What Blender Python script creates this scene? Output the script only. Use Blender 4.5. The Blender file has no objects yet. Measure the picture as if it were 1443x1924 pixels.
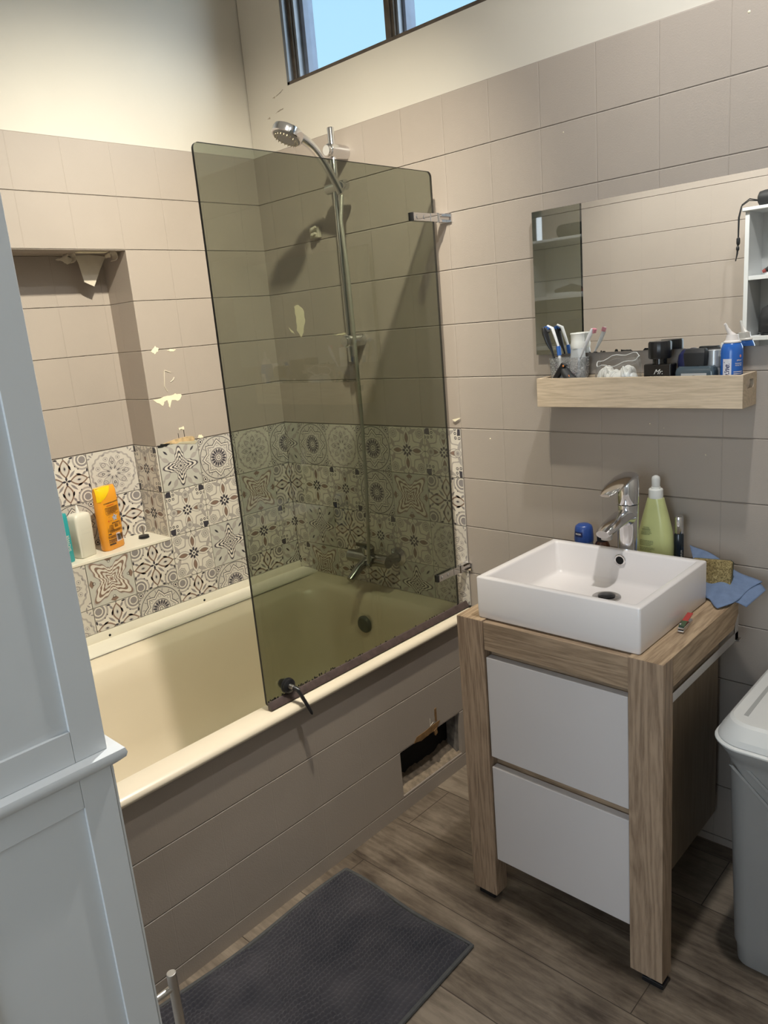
import bpy, bmesh, math, random
from mathutils import Vector, Matrix, Euler
random.seed(7)
SC = bpy.context.scene
COL = SC.collection
PI = math.pi
R = math.radians

# ------------------------------------------------------------------ camera
cam_d = bpy.data.cameras.new('camera'); cam = bpy.data.objects.new('camera', cam_d); COL.objects.link(cam)
cam_d.sensor_fit = 'VERTICAL'; cam_d.sensor_height = 36.0; cam_d.sensor_width = 27.0
cam_d.lens = 1425.348 / 1924 * 36.0
cam_d.clip_start = 0.02
CAM_M = Matrix.Rotation(R(44.0777), 4, 'Z') @ Matrix.Rotation(R(76.2032), 4, 'X') @ Matrix.Rotation(R(-4.97322), 4, 'Z')
cam.matrix_world = Matrix.Translation((2.19302, -1.77894, 1.38713)) @ CAM_M
SC.camera = cam
# ------------------------------------------------------------------ light and exposure
SC.view_settings.view_transform = 'Standard'; SC.view_settings.look = 'None'
SC.view_settings.gamma = 1.0; SC.view_settings.exposure = 0.0
SC.view_settings.use_curve_mapping = False
W = bpy.data.worlds.new('sky'); SC.world = W; W.use_nodes = True
WN = W.node_tree.nodes; WL = W.node_tree.links
bg = WN['Background']
wtc = WN.new('ShaderNodeTexCoord'); wsx = WN.new('ShaderNodeSeparateXYZ'); wr = WN.new('ShaderNodeValToRGB')
WL.new(wtc.outputs['Generated'], wsx.inputs[0]); WL.new(wsx.outputs['Z'], wr.inputs[0]); WL.new(wr.outputs[0], bg.inputs[0])
wr.color_ramp.elements[0].position = 0.0; wr.color_ramp.elements[0].color = (0.52, 0.86, 1.0, 1)
wr.color_ramp.elements[1].position = 0.9; wr.color_ramp.elements[1].color = (0.36, 0.62, 0.95, 1)
bg.inputs[1].default_value = 1.1
CEIL = 2.75
SPOT_POS = [(1.70, -0.52, CEIL), (1.32, -0.86, CEIL), (1.05, -0.72, CEIL)]
SPOT_POWER = [64, 235, 140]
SPOT_COL = [(1.0, .985, .95), (1.0, .925, .755), (1.0, .985, .93)]
SPOT_CONE = [146, 80, 84]; SPOT_BLEND = [.9, 1.0, 1.0]
SPOT_AIM = [(1.70, -.62, .8), (0.0, -.38, .90), (1.0, -1.64, 1.35)]
sun_d = bpy.data.lights.new('daylight', 'SUN'); sun_d.angle = math.radians(38); sun_d.energy = 2.6; sun_d.color = (.80, .90, 1.0)
sun_o = bpy.data.objects.new('daylight', sun_d); COL.objects.link(sun_o); sun_o.location = (2.5, 2.0, 3.5)
sun_o.rotation_euler = Vector((-1.0, -.85, -.35)).to_track_quat('-Z', 'Y').to_euler()
WARM = (1.0, 0.92, 0.80)
HALL_POWER = 22.0
HALL_COL = (0.80, 0.90, 1.0)
ROOM_POWER = 3.0

# ------------------------------------------------------------------ tagging
def tag(o, label=None, cat=None, group=None, kind=None):
    if label: o['label'] = label
    if cat: o['category'] = cat
    if group: o['group'] = group
    if kind: o['kind'] = kind
    return o
def empty(name, loc, label=None, cat=None, group=None, rz=0.0):
    o = bpy.data.objects.new(name, None); COL.objects.link(o)
    o.location = loc; o.rotation_euler = (0, 0, rz); o.empty_display_size = .02
    return tag(o, label, cat, group)

# ------------------------------------------------------------------ materials
MATS = {}
class NT:
    def __init__(s, name):
        s.m = bpy.data.materials.new(name); s.m.use_nodes = True
        s.n = s.m.node_tree.nodes; s.l = s.m.node_tree.links
        s.b = s.n['Principled BSDF']; s.out = s.n['Material Output']
    def new(s, t, **kw):
        n = s.n.new(t)
        for k, v in kw.items():
            if hasattr(n, k): setattr(n, k, v)
        return n
    def math(s, op, a, b=None, c=None, clamp=False):
        n = s.n.new('ShaderNodeMath'); n.operation = op; n.use_clamp = clamp
        for i, v in enumerate((a, b, c)):
            if v is None: continue
            if isinstance(v, (int, float)): n.inputs[i].default_value = v
            else: s.l.new(v, n.inputs[i])
        return n.outputs[0]
    def pos(s):
        return s.n.new('ShaderNodeTexCoord').outputs['Object']
    def noise(s, vec, scale, detail=3, rough=.5, dist=0.0):
        n = s.n.new('ShaderNodeTexNoise'); s.l.new(vec, n.inputs['Vector'])
        n.inputs['Scale'].default_value = scale; n.inputs['Detail'].default_value = detail
        n.inputs['Roughness'].default_value = rough; n.inputs['Distortion'].default_value = dist
        return n.outputs['Fac']
    def mapping(s, vec, scale=(1, 1, 1), loc=(0, 0, 0), rot=(0, 0, 0)):
        n = s.n.new('ShaderNodeMapping'); s.l.new(vec, n.inputs['Vector'])
        n.inputs['Scale'].default_value = scale; n.inputs['Location'].default_value = loc
        n.inputs['Rotation'].default_value = rot
        return n.outputs[0]
    def ramp(s, fac, stops):
        n = s.n.new('ShaderNodeValToRGB'); s.l.new(fac, n.inputs[0])
        e = n.color_ramp.elements
        while len(e) < len(stops): e.new(.5)
        for i, (p, c) in enumerate(stops):
            e[i].position = p; e[i].color = tuple(c) + (1,) if len(c) == 3 else c
        return n.outputs[0]
    def mixc(s, fac, a, b, mode='MIX'):
        n = s.n.new('ShaderNodeMix'); n.data_type = 'RGBA'; n.blend_type = mode
        for i, v in ((0, fac), (6, a), (7, b)):
            if isinstance(v, (int, float)): n.inputs[i].default_value = v
            elif isinstance(v, tuple): n.inputs[i].default_value = v + (1,) if len(v) == 3 else v
            else: s.l.new(v, n.inputs[i])
        return n.outputs[2]
    def bump(s, h, strength=.5, dist=.001):
        n = s.n.new('ShaderNodeBump'); s.l.new(h, n.inputs['Height'])
        n.inputs['Strength'].default_value = strength; n.inputs['Distance'].default_value = dist
        s.l.new(n.outputs[0], s.b.inputs['Normal']); return n
    def set(s, **kw):
        for k, v in kw.items():
            i = s.b.inputs[k.replace('_', ' ')]
            if isinstance(v, tuple) and len(v) == 3: v = v + (1,)
            i.default_value = v
def done(t, name):
    MATS[name] = t.m; return t.m
def plain(name, col, rough=.5, metal=0.0, var=0.0, vs=20, bumps=0.0, bs=200, **kw):
    t = NT(name)
    t.set(Base_Color=col, Roughness=rough, Metallic=metal, **kw)
    if var or bumps:
        p = t.pos()
        if var:
            f = t.noise(p, vs, 4)
            c = t.ramp(f, [(.3, tuple(x * (1 - var) for x in col)), (.7, tuple(min(1, x * (1 + var)) for x in col))])
            t.l.new(c, t.b.inputs['Base Color'])
        if bumps:
            t.bump(t.noise(p, bs, 3), .5, bumps)
    return done(t, name)

TAUPE = (.385, .335, .292)
def tile_paint(name, ua, va, u0, v0, p=.15, col=TAUPE, wv=.0022, wu=.0018, vstr=.24, jc=.86):
    t = NT(name); pos = t.pos()
    sx = t.new('ShaderNodeSeparateXYZ'); t.l.new(pos, sx.inputs[0])
    def dist(axis, o, w):
        a = t.math('SUBTRACT', sx.outputs[axis], o); a = t.math('DIVIDE', a, p); a = t.math('FRACT', a)
        b = t.math('SUBTRACT', 1.0, a); d = t.math('MINIMUM', a, b); d = t.math('MULTIPLY', d, p)
        wob = t.math('MULTIPLY', t.noise(pos, 35, 2), .0014)
        d = t.math('ADD', d, wob); d = t.math('SUBTRACT', d, .0007)
        return t.math('DIVIDE', d, w, clamp=True)
    du = dist(ua, u0, wu); dv = dist(va, v0, wv)
    du2 = t.math('MULTIPLY_ADD', du, vstr, 1 - vstr)
    h = t.math('MINIMUM', du2, dv)
    n1 = t.noise(pos, 3.0, 3); n2 = t.noise(pos, 320, 2)
    c = t.ramp(n1, [(.25, tuple(x * .95 for x in col)), (.75, tuple(x * 1.05 for x in col))])
    c2 = t.mixc(h, tuple(x * jc for x in col), c)
    t.l.new(c2, t.b.inputs['Base Color'])
    t.set(Roughness=.42, Specular_IOR_Level=.35)
    hh = t.math('MULTIPLY_ADD', n2, .10, h)
    t.bump(hh, .9, .0032)
    return done(t, name)

def wood(name, c1, c2, axis='Z', scale=1.0, rough=.55, bumpd=.0006, off=(0, 0, 0)):
    t = NT(name); pos = t.pos()
    s = {'X': (1.2, 14, 14), 'Y': (14, 1.2, 14), 'Z': (14, 14, 1.2)}[axis]
    s = tuple(x * scale for x in s)
    m = t.mapping(pos, s, off)
    n1 = t.noise(m, 1.0, 3, .5, 1.2)
    rings = t.math('MULTIPLY', n1, 9.0); rings = t.math('FRACT', rings)
    rings = t.math('PINGPONG', rings, .5); rings = t.math('MULTIPLY', rings, 2.0)
    m2 = t.mapping(pos, tuple(x * 14 for x in s), off)
    n2 = t.noise(m2, 1.0, 3, .6)
    f = t.math('MULTIPLY_ADD', n2, .70, t.math('MULTIPLY', rings, .26))
    c = t.ramp(f, [(.28, c2), (.60, c1)])
    t.l.new(c, t.b.inputs['Base Color'])
    t.set(Roughness=rough, Specular_IOR_Level=.3)
    t.bump(f, .6, bumpd)
    return done(t, name)

def glassy(name, tint, rough=0.0, ior=1.5, refl=1.0):
    t = NT(name); t.n.remove(t.b)
    tr = t.new('ShaderNodeBsdfTransparent'); tr.inputs[0].default_value = tint + (1,)
    gl = t.new('ShaderNodeBsdfGlossy'); gl.inputs['Roughness'].default_value = rough; gl.inputs[0].default_value = (1, 1, 1, 1)
    fr = t.new('ShaderNodeFresnel'); fr.inputs[0].default_value = ior
    ge = t.new('ShaderNodeNewGeometry'); f = t.math('MULTIPLY', fr.outputs[0], t.math('MULTIPLY_ADD', ge.outputs['Backfacing'], -refl, refl))
    mx = t.new('ShaderNodeMixShader'); t.l.new(f, mx.inputs[0]); t.l.new(tr.outputs[0], mx.inputs[1]); t.l.new(gl.outputs[0], mx.inputs[2])
    t.l.new(mx.outputs[0], t.out.inputs[0])
    return done(t, name)

ZE = 1.0713; XR = .8164; YL = -.5316
M_TR = tile_paint('painted_tile_right', 0, 2, XR, ZE)
M_TL = tile_paint('painted_tile_left', 1, 2, YL, ZE)
M_TN = tile_paint('painted_tile_niche', 1, 2, -.701, ZE)
M_TS = tile_paint('painted_tile_niche_side', 0, 2, .5, ZE)
M_TR2 = tile_paint('painted_tile_rear', 0, 2, .634, ZE + .006, vstr=.10)
M_TA = tile_paint('painted_tile_bath_panel', 1, 2, -.3876, .343, col=(.335, .288, .248), vstr=.06, jc=1.18)  # joint lines lighter: their lit highlight is put into the colour
M_PLASTER = plain('cream_plaster', (.60, .565, .50), .75, var=.03, vs=2.5, bumps=.0006, bs=45)
M_CEIL = plain('white_ceiling', (.75, .73, .70), .8, var=.02, vs=2)
M_HALL = plain('hall_paint', (.62, .62, .62), .7, var=.02, vs=2)
M_GROUT = plain('dark_grout', (.07, .055, .05), .9, var=.2, vs=60)
M_CREAM = plain('cream_acrylic', (.67, .590, .462), .28, var=.02, vs=4)
M_STRIP = plain('ivory_plastic_trim', (.74, .70, .60), .35, var=.03, vs=8)
M_WHITE = plain('white_lacquer', (.63, .595, .59), .30, var=.01, vs=5)
M_CER = plain('white_ceramic', (.78, .74, .73), .22, var=.01, vs=5)
M_CHROME = plain('polished_chrome', (.72, .72, .74), .10, 1.0, var=.03, vs=15)
M_STEEL = plain('brushed_steel', (.52, .50, .48), .30, 1.0, var=.05, vs=40)
M_BLACK = plain('black_plastic', (.012, .012, .014), .32)
M_BLACKM = plain('matt_black', (.010, .010, .011), .6, var=.2, vs=40)
M_DARK = plain('shade_and_chip_black', (.004, .004, .004), .9, var=.2, vs=20)  # near-black: painted shade in holes and gaps, also mirror chips
M_ASH = wood('ash_wood_upright', (.40, .29, .20), (.235, .163, .110), 'Z')
M_ASHY = wood('ash_wood_depth', (.46, .335, .215), (.25, .170, .103), 'Y')
M_ASHX = wood('ash_wood_across', (.40, .29, .195), (.24, .168, .108), 'X')
M_CARC = wood('light_carcass_wood', (.27, .21, .15), (.22, .17, .12), 'Z', .6)
M_TRAY = wood('pale_tray_wood', (.68, .55, .405), (.53, .42, .30), 'X', 1.4, .6, .0003)
M_CAB = plain('white_cabinet_paint', (.60, .61, .615), .38, var=.02, vs=4, bumps=.0002, bs=60)
M_BIN = plain('grey_bin_plastic', (.32, .315, .305), .48, var=.03, vs=8, bumps=.0002, bs=400)
M_LID = plain('light_bin_lid', (.72, .715, .69), .42, var=.02, vs=8, bumps=.0002, bs=500)
M_FRAME1 = plain('grey_aluminium', (.20, .22, .25), .45, .3, var=.15, vs=20)
M_FRAME2 = plain('brown_wood_frame', (.085, .066, .05), .6, var=.25, vs=30)
M_FRAME3 = plain('blue_grey_reveal', (.22, .27, .38), .5, var=.1, vs=20)
M_PANE = glassy('clear_window_glass', (.97, .99, 1.0))
M_SMOKE = glassy('smoked_green_glass', (.600, .622, .562), .02, 1.5, 1.3)
M_EDGE = plain('dark_glass_edge', (.004, .005, .004), .7)
M_CLEARP = glassy('clear_plastic', (.90, .91, .92), .18, 1.35, 1.6)
t = NT('clear_film'); t.n.remove(t.b)
_tr = t.new('ShaderNodeBsdfTransparent'); _df = t.new('ShaderNodeBsdfTranslucent'); _d2 = t.new('ShaderNodeBsdfGlossy'); _d2.inputs['Roughness'].default_value = .15
_lw = t.new('ShaderNodeLayerWeight'); _lw.inputs[0].default_value = .35
_m = t.new('ShaderNodeMixShader'); _m.inputs[0].default_value = .5; t.l.new(_df.outputs[0], _m.inputs[1]); t.l.new(_d2.outputs[0], _m.inputs[2])
_m2 = t.new('ShaderNodeMixShader'); t.l.new(t.math('MULTIPLY_ADD', _lw.outputs['Facing'], .65, .07), _m2.inputs[0]); t.l.new(_tr.outputs[0], _m2.inputs[1]); t.l.new(_m.outputs[0], _m2.inputs[2]); t.l.new(_m2.outputs[0], t.out.inputs[0])
M_FILM = done(t, 'clear_film')
M_SEAL = plain('brown_sealing_profile', (.065, .045, .042), .45, var=.25, vs=60)
M_MOULD = plain('black_mould', (.012, .009, .007), .9, var=.3, vs=80)
t = NT('mirror_silver'); t.set(Base_Color=(.90, .915, .90), Metallic=1.0, Roughness=.0)
M_MIRROR = done(t, 'mirror_silver')
# smooth clean mirror: slight tint only

def floor_mat():
    t = NT('grey_oak_planks'); pos = t.pos()
    m = t.mapping(pos, (1, 1, 1), (.33, .607, 0))
    br = t.new('ShaderNodeTexBrick'); t.l.new(m, br.inputs['Vector'])
    br.offset = .37; br.offset_frequency = 2
    for k, v in (('Scale', 1.0), ('Mortar Size', .0012), ('Mortar Smooth', .3), ('Bias', 0.0), ('Brick Width', 1.2), ('Row Height', .185)):
        br.inputs[k].default_value = v
    br.inputs['Color1'].default_value = (0, 0, 0, 1); br.inputs['Color2'].default_value = (1, 1, 1, 1)
    br.inputs['Mortar'].default_value = (.5, .5, .5, 1)
    rnd = t.new('ShaderNodeSeparateColor'); t.l.new(br.outputs['Color'], rnd.inputs[0])
    g = t.noise(t.mapping(pos, (3.5, 42, 10)), 1.0, 6, .65, .9)
    patch = t.noise(t.mapping(pos, (6, 11, 5)), 1.0, 3, .6, .4)
    saw = t.noise(t.mapping(pos, (22, 70, 5)), 1.0, 3, .7, 2.0)
    f = t.math('MULTIPLY_ADD', g, .40, t.math('MULTIPLY', patch, .42))
    f = t.math('MULTIPLY_ADD', rnd.outputs[0], .13, f)
    f = t.math('MULTIPLY_ADD', saw, .12, f)
    c = t.ramp(f, [(.36, (.055, .040, .029)), (.47, (.135, .104, .077)), (.62, (.255, .205, .155))])
    c = t.mixc(br.outputs['Fac'], c, (.05, .037, .027))
    t.l.new(c, t.b.inputs['Base Color']); t.set(Roughness=.42, Specular_IOR_Level=.4)
    h = t.math('SUBTRACT', f, br.outputs['Fac'])
    t.bump(h, .4, .0008)
    return done(t, 'grey_oak_planks')
M_FLOOR = floor_mat()

# ------------------------------------------------------------------ geometry
class G:
    """collects polygons of one object"""
    def __init__(s, *mats): s.v = []; s.f = []; s.mi = []; s.mats = list(mats)
    def mat(s, m):
        if m not in s.mats: s.mats.append(m)
        return s.mats.index(m)
    def add(s, vs, fs, mi=0):
        o = len(s.v); s.v += [tuple(v) for v in vs]
        for k, f in enumerate(fs):
            s.f.append([o + i for i in f]); s.mi.append(mi[k] if isinstance(mi, (list, tuple)) else mi)
    def box(s, a, b, mi=0, M=None, faces=None):
        x0, y0, z0 = (min(a[i], b[i]) for i in range(3)); x1, y1, z1 = (max(a[i], b[i]) for i in range(3))
        vs = [(x0, y0, z0), (x1, y0, z0), (x1, y1, z0), (x0, y1, z0), (x0, y0, z1), (x1, y0, z1), (x1, y1, z1), (x0, y1, z1)]
        if M is not None: vs = [M @ Vector(v) for v in vs]
        fs = [(0, 3, 2, 1), (4, 5, 6, 7), (0, 1, 5, 4), (1, 2, 6, 5), (2, 3, 7, 6), (3, 0, 4, 7)]  # -z +z -y +x +y -x
        names = ['-z', '+z', '-y', '+x', '+y', '-x']
        mis = [faces.get(n, mi) if faces else mi for n in names]
        s.add(vs, fs, mis)
    def rings(s, rings, mi=0, cap0=True, cap1=True, closed=True):
        n = len(rings[0]); o = len(s.v)
        for r in rings: s.v += [tuple(p) for p in r]
        for i in range(len(rings) - 1):
            for j in range(n if closed else n - 1):
                k = (j + 1) % n
                s.f.append([o + i * n + j, o + i * n + k, o + (i + 1) * n + k, o + (i + 1) * n + j]); s.mi.append(mi)
        if cap0: s.f.append([o + j for j in range(n)][::-1]); s.mi.append(mi)
        if cap1: s.f.append([o + (len(rings) - 1) * n + j for j in range(n)]); s.mi.append(mi)
    def lathe(s, prof, c=(0, 0, 0), n=28, mi=0, M=None, sx=1, sy=1, cap0=True, cap1=True):
        rs = []
        for r, z in prof:
            ring = [Vector((r * sx * math.cos(2 * PI * k / n), r * sy * math.sin(2 * PI * k / n), z)) for k in range(n)]
            if M is not None: ring = [M @ p for p in ring]
            rs.append([p + Vector(c) for p in ring])
        s.rings(rs, mi, cap0, cap1)
    def tube(s, pts, r, n=12, mi=0, sy=1.0, cap=True):
        pts = [Vector(p) for p in pts]; rs = []
        up = Vector((0, 0, 1))
        prev = None
        for i, p in enumerate(pts):
            d = (pts[min(i + 1, len(pts) - 1)] - pts[max(i - 1, 0)]).normalized()
            if prev is None:
                a = d.cross(up)
                if a.length < .05: a = d.cross(Vector((0, 1, 0)))
            else:
                a = prev - d * prev.dot(d)
            a.normalize(); prev = a; b = d.cross(a).normalized()
            rr = r[i] if isinstance(r, (list, tuple)) else r
            rs.append([p + a * rr * math.cos(2 * PI * k / n) + b * rr * sy * math.sin(2 * PI * k / n) for k in range(n)])
        s.rings(rs, mi, cap, cap)
    def prism(s, poly, ax, d0, d1, mi=0, mi_side=None, M=None):
        """poly: 2-D points in the plane normal to ax; extruded from d0 to d1"""
        def P(u, v, d):
            q = {'x': (d, u, v), 'y': (u, d, v), 'z': (u, v, d)}[ax]
            return (M @ Vector(q)) if M is not None else Vector(q)
        n = len(poly)
        s.add([P(u, v, d0) for u, v in poly] + [P(u, v, d1) for u, v in poly],
              [tuple(range(n))[::-1], tuple(range(n, 2 * n))] + [(i, (i + 1) % n, n + (i + 1) % n, n + i) for i in range(n)],
              [mi, mi] + [mi if mi_side is None else mi_side] * n)
    def build(s, name, parent=None, bevel=0, seg=2, smooth=True, angle=35, fix=True, loc=None):
        me = bpy.data.meshes.new(name); me.from_pydata(s.v, [], s.f)
        for m in s.mats: me.materials.append(m)
        me.polygons.foreach_set('material_index', s.mi)
        if fix:
            bm = bmesh.new(); bm.from_mesh(me); bmesh.ops.recalc_face_normals(bm, faces=bm.faces[:]); bm.to_mesh(me); bm.free()
        if smooth:
            me.polygons.foreach_set('use_smooth', [True] * len(me.polygons)); me.set_sharp_from_angle(angle=R(angle))
        me.update()
        o = bpy.data.objects.new(name, me); COL.objects.link(o)
        if parent is not None: o.parent = parent
        if loc: o.location = loc
        if bevel:
            b = o.modifiers.new('bevel', 'BEVEL'); b.width = bevel; b.segments = seg; b.limit_method = 'ANGLE'; b.angle_limit = R(40)
            b.harden_normals = True
        return o
def rrect(cx, cy, hx, hy, r, n=5):
    pts = []
    for qx, qy, a0 in ((1, 1, 0), (-1, 1, 90), (-1, -1, 180), (1, -1, 270)):
        for k in range(n + 1):
            a = R(a0 + 90 * k / n)
            pts.append((cx + qx * (hx - r) + r * math.cos(a), cy + qy * (hy - r) + r * math.sin(a)))
    return pts
def ring_z(poly, z): return [(x, y, z) for x, y in poly]
def struct(g, name, parent=None, **kw):
    o = g.build(name, parent, smooth=False, **kw)
    if parent is None: o['kind'] = 'structure'
    return o
def text_geo(body, size, fn, g, mi, bold=0.0, shear=0.0, spacing=1.0):
    """flat lettering: each glyph outline vertex (u,v) goes through fn(u,v)"""
    cu = bpy.data.curves.new('lettering', 'FONT'); cu.body = body; cu.size = size; cu.align_x = 'CENTER'; cu.align_y = 'CENTER'
    cu.offset = bold; cu.shear = shear; cu.space_character = spacing; cu.resolution_u = 3
    o = bpy.data.objects.new('lettering', cu); COL.objects.link(o)
    bpy.context.view_layer.update()
    dg = bpy.context.evaluated_depsgraph_get(); me = bpy.data.meshes.new_from_object(o.evaluated_get(dg))
    g.add([fn(v.co.x, v.co.y) for v in me.vertices], [tuple(p.vertices) for p in me.polygons], mi)
    bpy.data.meshes.remove(me); bpy.data.objects.remove(o); bpy.data.curves.remove(cu)
def micro(g, fn, u0, u1, v0, dv, rows, h, mi, seed=0, dens=.85):
    """rows of illegibly small print as word-long bars"""
    rg = random.Random(seed)
    for r in range(rows):
        v = v0 - r * dv; u = u0
        end = u1 - (rg.random() * .25 * (u1 - u0) if r == rows - 1 else rg.random() * .06 * (u1 - u0))
        while u < end:
            w = min((.06 + .12 * rg.random()) * (u1 - u0), end - u)
            a = [fn(u, v), fn(u + w, v), fn(u + w, v + h), fn(u, v + h)]
            g.add(a, [(0, 1, 2, 3)], mi); u += w + .018 * (u1 - u0) / dens

# ================================================================== STRUCTURE
RX = 2.75      # far side of the room
YR = -1.645    # rear wall behind the bath
NY0, NY1, NZ0, NZ1, ND = -1.30, YL, .769, 1.6703, -.145
TOP = ZE + .9
g = G(M_FLOOR); g.box((-.3, -3.2, -.1), (RX, .3, 0)); struct(g, 'floor')
g = G(M_CEIL); g.box((-.3, -3.2, CEIL), (RX + .2, .3, CEIL + .12)); struct(g, 'ceiling')
# left wall (long side of the bath) with the niche
g = G(M_TL, M_TS, M_TN, M_PLASTER)
g.box((-.32, YR - .2, 0), (0, .3, NZ0), 0, faces={'+z': 3})
g.box((-.32, YR - .2, NZ0), (0, NY0, NZ1), 0, faces={'+y': 1})
g.box((-.32, NY1, NZ0), (0, .3, NZ1), 0, faces={'-y': 1})
g.box((-.32, YR - .2, NZ1), (0, .3, TOP), 0, faces={'-z': 1})
g.box((-.32, NY0, NZ0), (ND, NY1, NZ1), 2)
g.box((-.32, YR - .2, TOP), (-.004, .3, CEIL), 3)
wall_left = struct(g, 'wall_left')
# right wall (shower, mirror, basin) with the high window
WX0, WX1, WZ0, WZ1 = .205, 2.02, 2.147, 2.62
g = G(M_TR, M_PLASTER)
g.box((0, 0, 0), (RX, .3, TOP), 0)
g.box((0, .004, TOP), (RX, .3, WZ0), 1)
g.box((0, .004, WZ0), (WX0, .125, WZ1), 1)
g.box((WX1, .004, WZ0), (RX, .125, WZ1), 1)
g.box((0, .004, WZ1), (RX, .125, CEIL), 1)
wall_right = struct(g, 'wall_right')
# rear wall behind the bath, door opening to the hall where the camera stands
g = G(M_TR2, M_PLASTER, M_HALL)
g.box((0, YR - .12, 0), (1.474, YR, TOP), 0, faces={'-y': 2, '+x': 2})
g.box((0, YR - .12, TOP), (1.474, YR, CEIL), 1, faces={'-y': 2, '+x': 2})
g.box((1.474, YR - .12, 2.10), (2.62, YR, CEIL), 1)
g.box((2.62, YR - .12, 0), (RX, YR, CEIL), 1)
struct(g, 'wall_rear')
g = G(M_PLASTER, M_HALL); g.box((RX, -3.2, 0), (RX + .2, .3, CEIL), 0); struct(g, 'wall_side')
g = G(M_HALL)
g.box((.6, -3.2, 0), (.75, YR - .12, CEIL)); struct(g, 'wall_hall')
g = G(M_HALL)
g.box((.6, -3.35, 0), (1.3, -3.2, CEIL)); g.box((2.5, -3.35, 0), (RX + .2, -3.2, CEIL))
g.box((1.3, -3.35, 0), (2.5, -3.2, .9)); g.box((1.3, -3.35, 2.1), (2.5, -3.2, CEIL)); struct(g, 'wall_hall_end')
g = G(M_CAB)
for a, b in (((1.3, .9), (2.5, .95)), ((1.3, 2.05), (2.5, 2.1)), ((1.3, .95), (1.35, 2.05)), ((2.45, .95), (2.5, 2.05)), ((1.88, .95), (1.92, 2.05))):
    g.box((a[0], -3.30, a[1]), (b[0], -3.24, b[1]))
w2 = struct(g, 'added_hall_window')  # unseen window added in the hall to hold the cool fill light
g = G(M_PANE); g.box((1.35, -3.275, .95), (1.88, -3.269, 2.05)); g.box((1.92, -3.275, .95), (2.45, -3.269, 2.05)); g.build('window_pane', w2, smooth=False)
hl = bpy.data.lights.new('hall_fill_light', 'AREA'); hl.shape = 'RECTANGLE'; hl.size = 1.1; hl.size_y = 1.05; hl.energy = HALL_POWER; hl.color = HALL_COL  # added area light, cool fill from behind the camera
ho = bpy.data.objects.new('hall_fill_light', hl); COL.objects.link(ho); ho.location = (1.9, -3.18, 1.5); ho.rotation_euler = (R(-90), 0, R(180))

# window_1 : long high window in the right wall
g = G(M_FRAME1, M_FRAME2, M_FRAME3)
def winside(x0, d):   # stepped side profile; d = +1 opens towards +x
    g.box((x0, .004, WZ0), (x0 + d * .012, .098, WZ1), 0)
    g.box((x0 + d * .012, .022, WZ0), (x0 + d * .026, .098, WZ1), 1)
    g.box((x0 + d * .026, .030, WZ0), (x0 + d * .036, .098, WZ1), 0)
    g.box((x0 + d * .036, .055, WZ0), (x0 + d * .052, .098, WZ1), 2)
winside(WX0, 1); winside(WX1, -1)
g.box((WX0, .004, WZ0), (WX1, .098, WZ0 + .010), 1)
g.box((WX0, .055, WZ0 + .010), (WX1, .098, WZ0 + .024), 1)
g.box((WX0, .004, WZ1 - .03), (WX1, .098, WZ1), 1)
for mx in (.628, 1.05, 1.50):
    g.box((mx - .008, .018, WZ0), (mx + .012, .098, WZ1), 1)
    g.box((mx + .012, .024, WZ0), (mx + .022, .098, WZ1), 1)
    g.box((mx + .022, .034, WZ0), (mx + .030, .098, WZ1), 0)
    g.box((mx + .030, .055, WZ0), (mx + .040, .098, WZ1), 2)
win = struct(g, 'window_1', bevel=.0012, seg=1)
g = G(M_PANE); g.box((WX0 + .04, .074, WZ0 + .01), (WX1 - .04, .078, WZ1 - .02)); g.build('window_pane', win, smooth=False)

# ------------------------------------------------------------------ patterned tile bands
TC = {'white': (.66, .62, .55), 'ink': (.045, .042, .055), 'grey': (.25, .23, .23), 'mid': (.38, .35, .33),
      'brown': (.23, .155, .12), 'sage': (.50, .49, .44), 'light': (.52, .49, .44), 'pale': (.58, .545, .49)}
TM = {}
for k, c in TC.items(): TM[k] = plain('tile_' + k, c, .35, var=.04, vs=30)
TKEYS = list(TC)
def disk(cx, cy, r, n=18): return [(cx + r * math.cos(2 * PI * k / n), cy + r * math.sin(2 * PI * k / n)) for k in range(n)]
def leaf(cx, cy, ang, L, Wd, n=9, p=1.0):
    """pointed leaf centred on cx,cy, long axis along ang"""
    out = []
    for sgn in (1, -1):
        rng = range(n) if sgn == 1 else range(n, 0, -1)
        for k in rng:
            s_ = k / n; x = (s_ - .5) * L; y = sgn * Wd / 2 * math.sin(PI * s_) ** p
            out.append((cx + x * math.cos(ang) - y * math.sin(ang), cy + x * math.sin(ang) + y * math.cos(ang)))
    return out
def star(cx, cy, fn, n=96): return [(cx + fn(2 * PI * k / n) * math.cos(2 * PI * k / n), cy + fn(2 * PI * k / n) * math.sin(2 * PI * k / n)) for k in range(n)]
def band(P, cx, cy, fn, widths, cols, L0, n=96):
    """nested filled outlines fn scaled"""
    for i, (w, c) in enumerate(zip(widths, cols)): P.append((L0 + i, star(cx, cy, lambda a: fn(a) * w, n), c))
def ringd(P, cx, cy, rs, cols, L0, n=18):
    for i, (r, c) in enumerate(zip(rs, cols)): P.append((L0 + i, disk(cx, cy, r, n), c))
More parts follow.
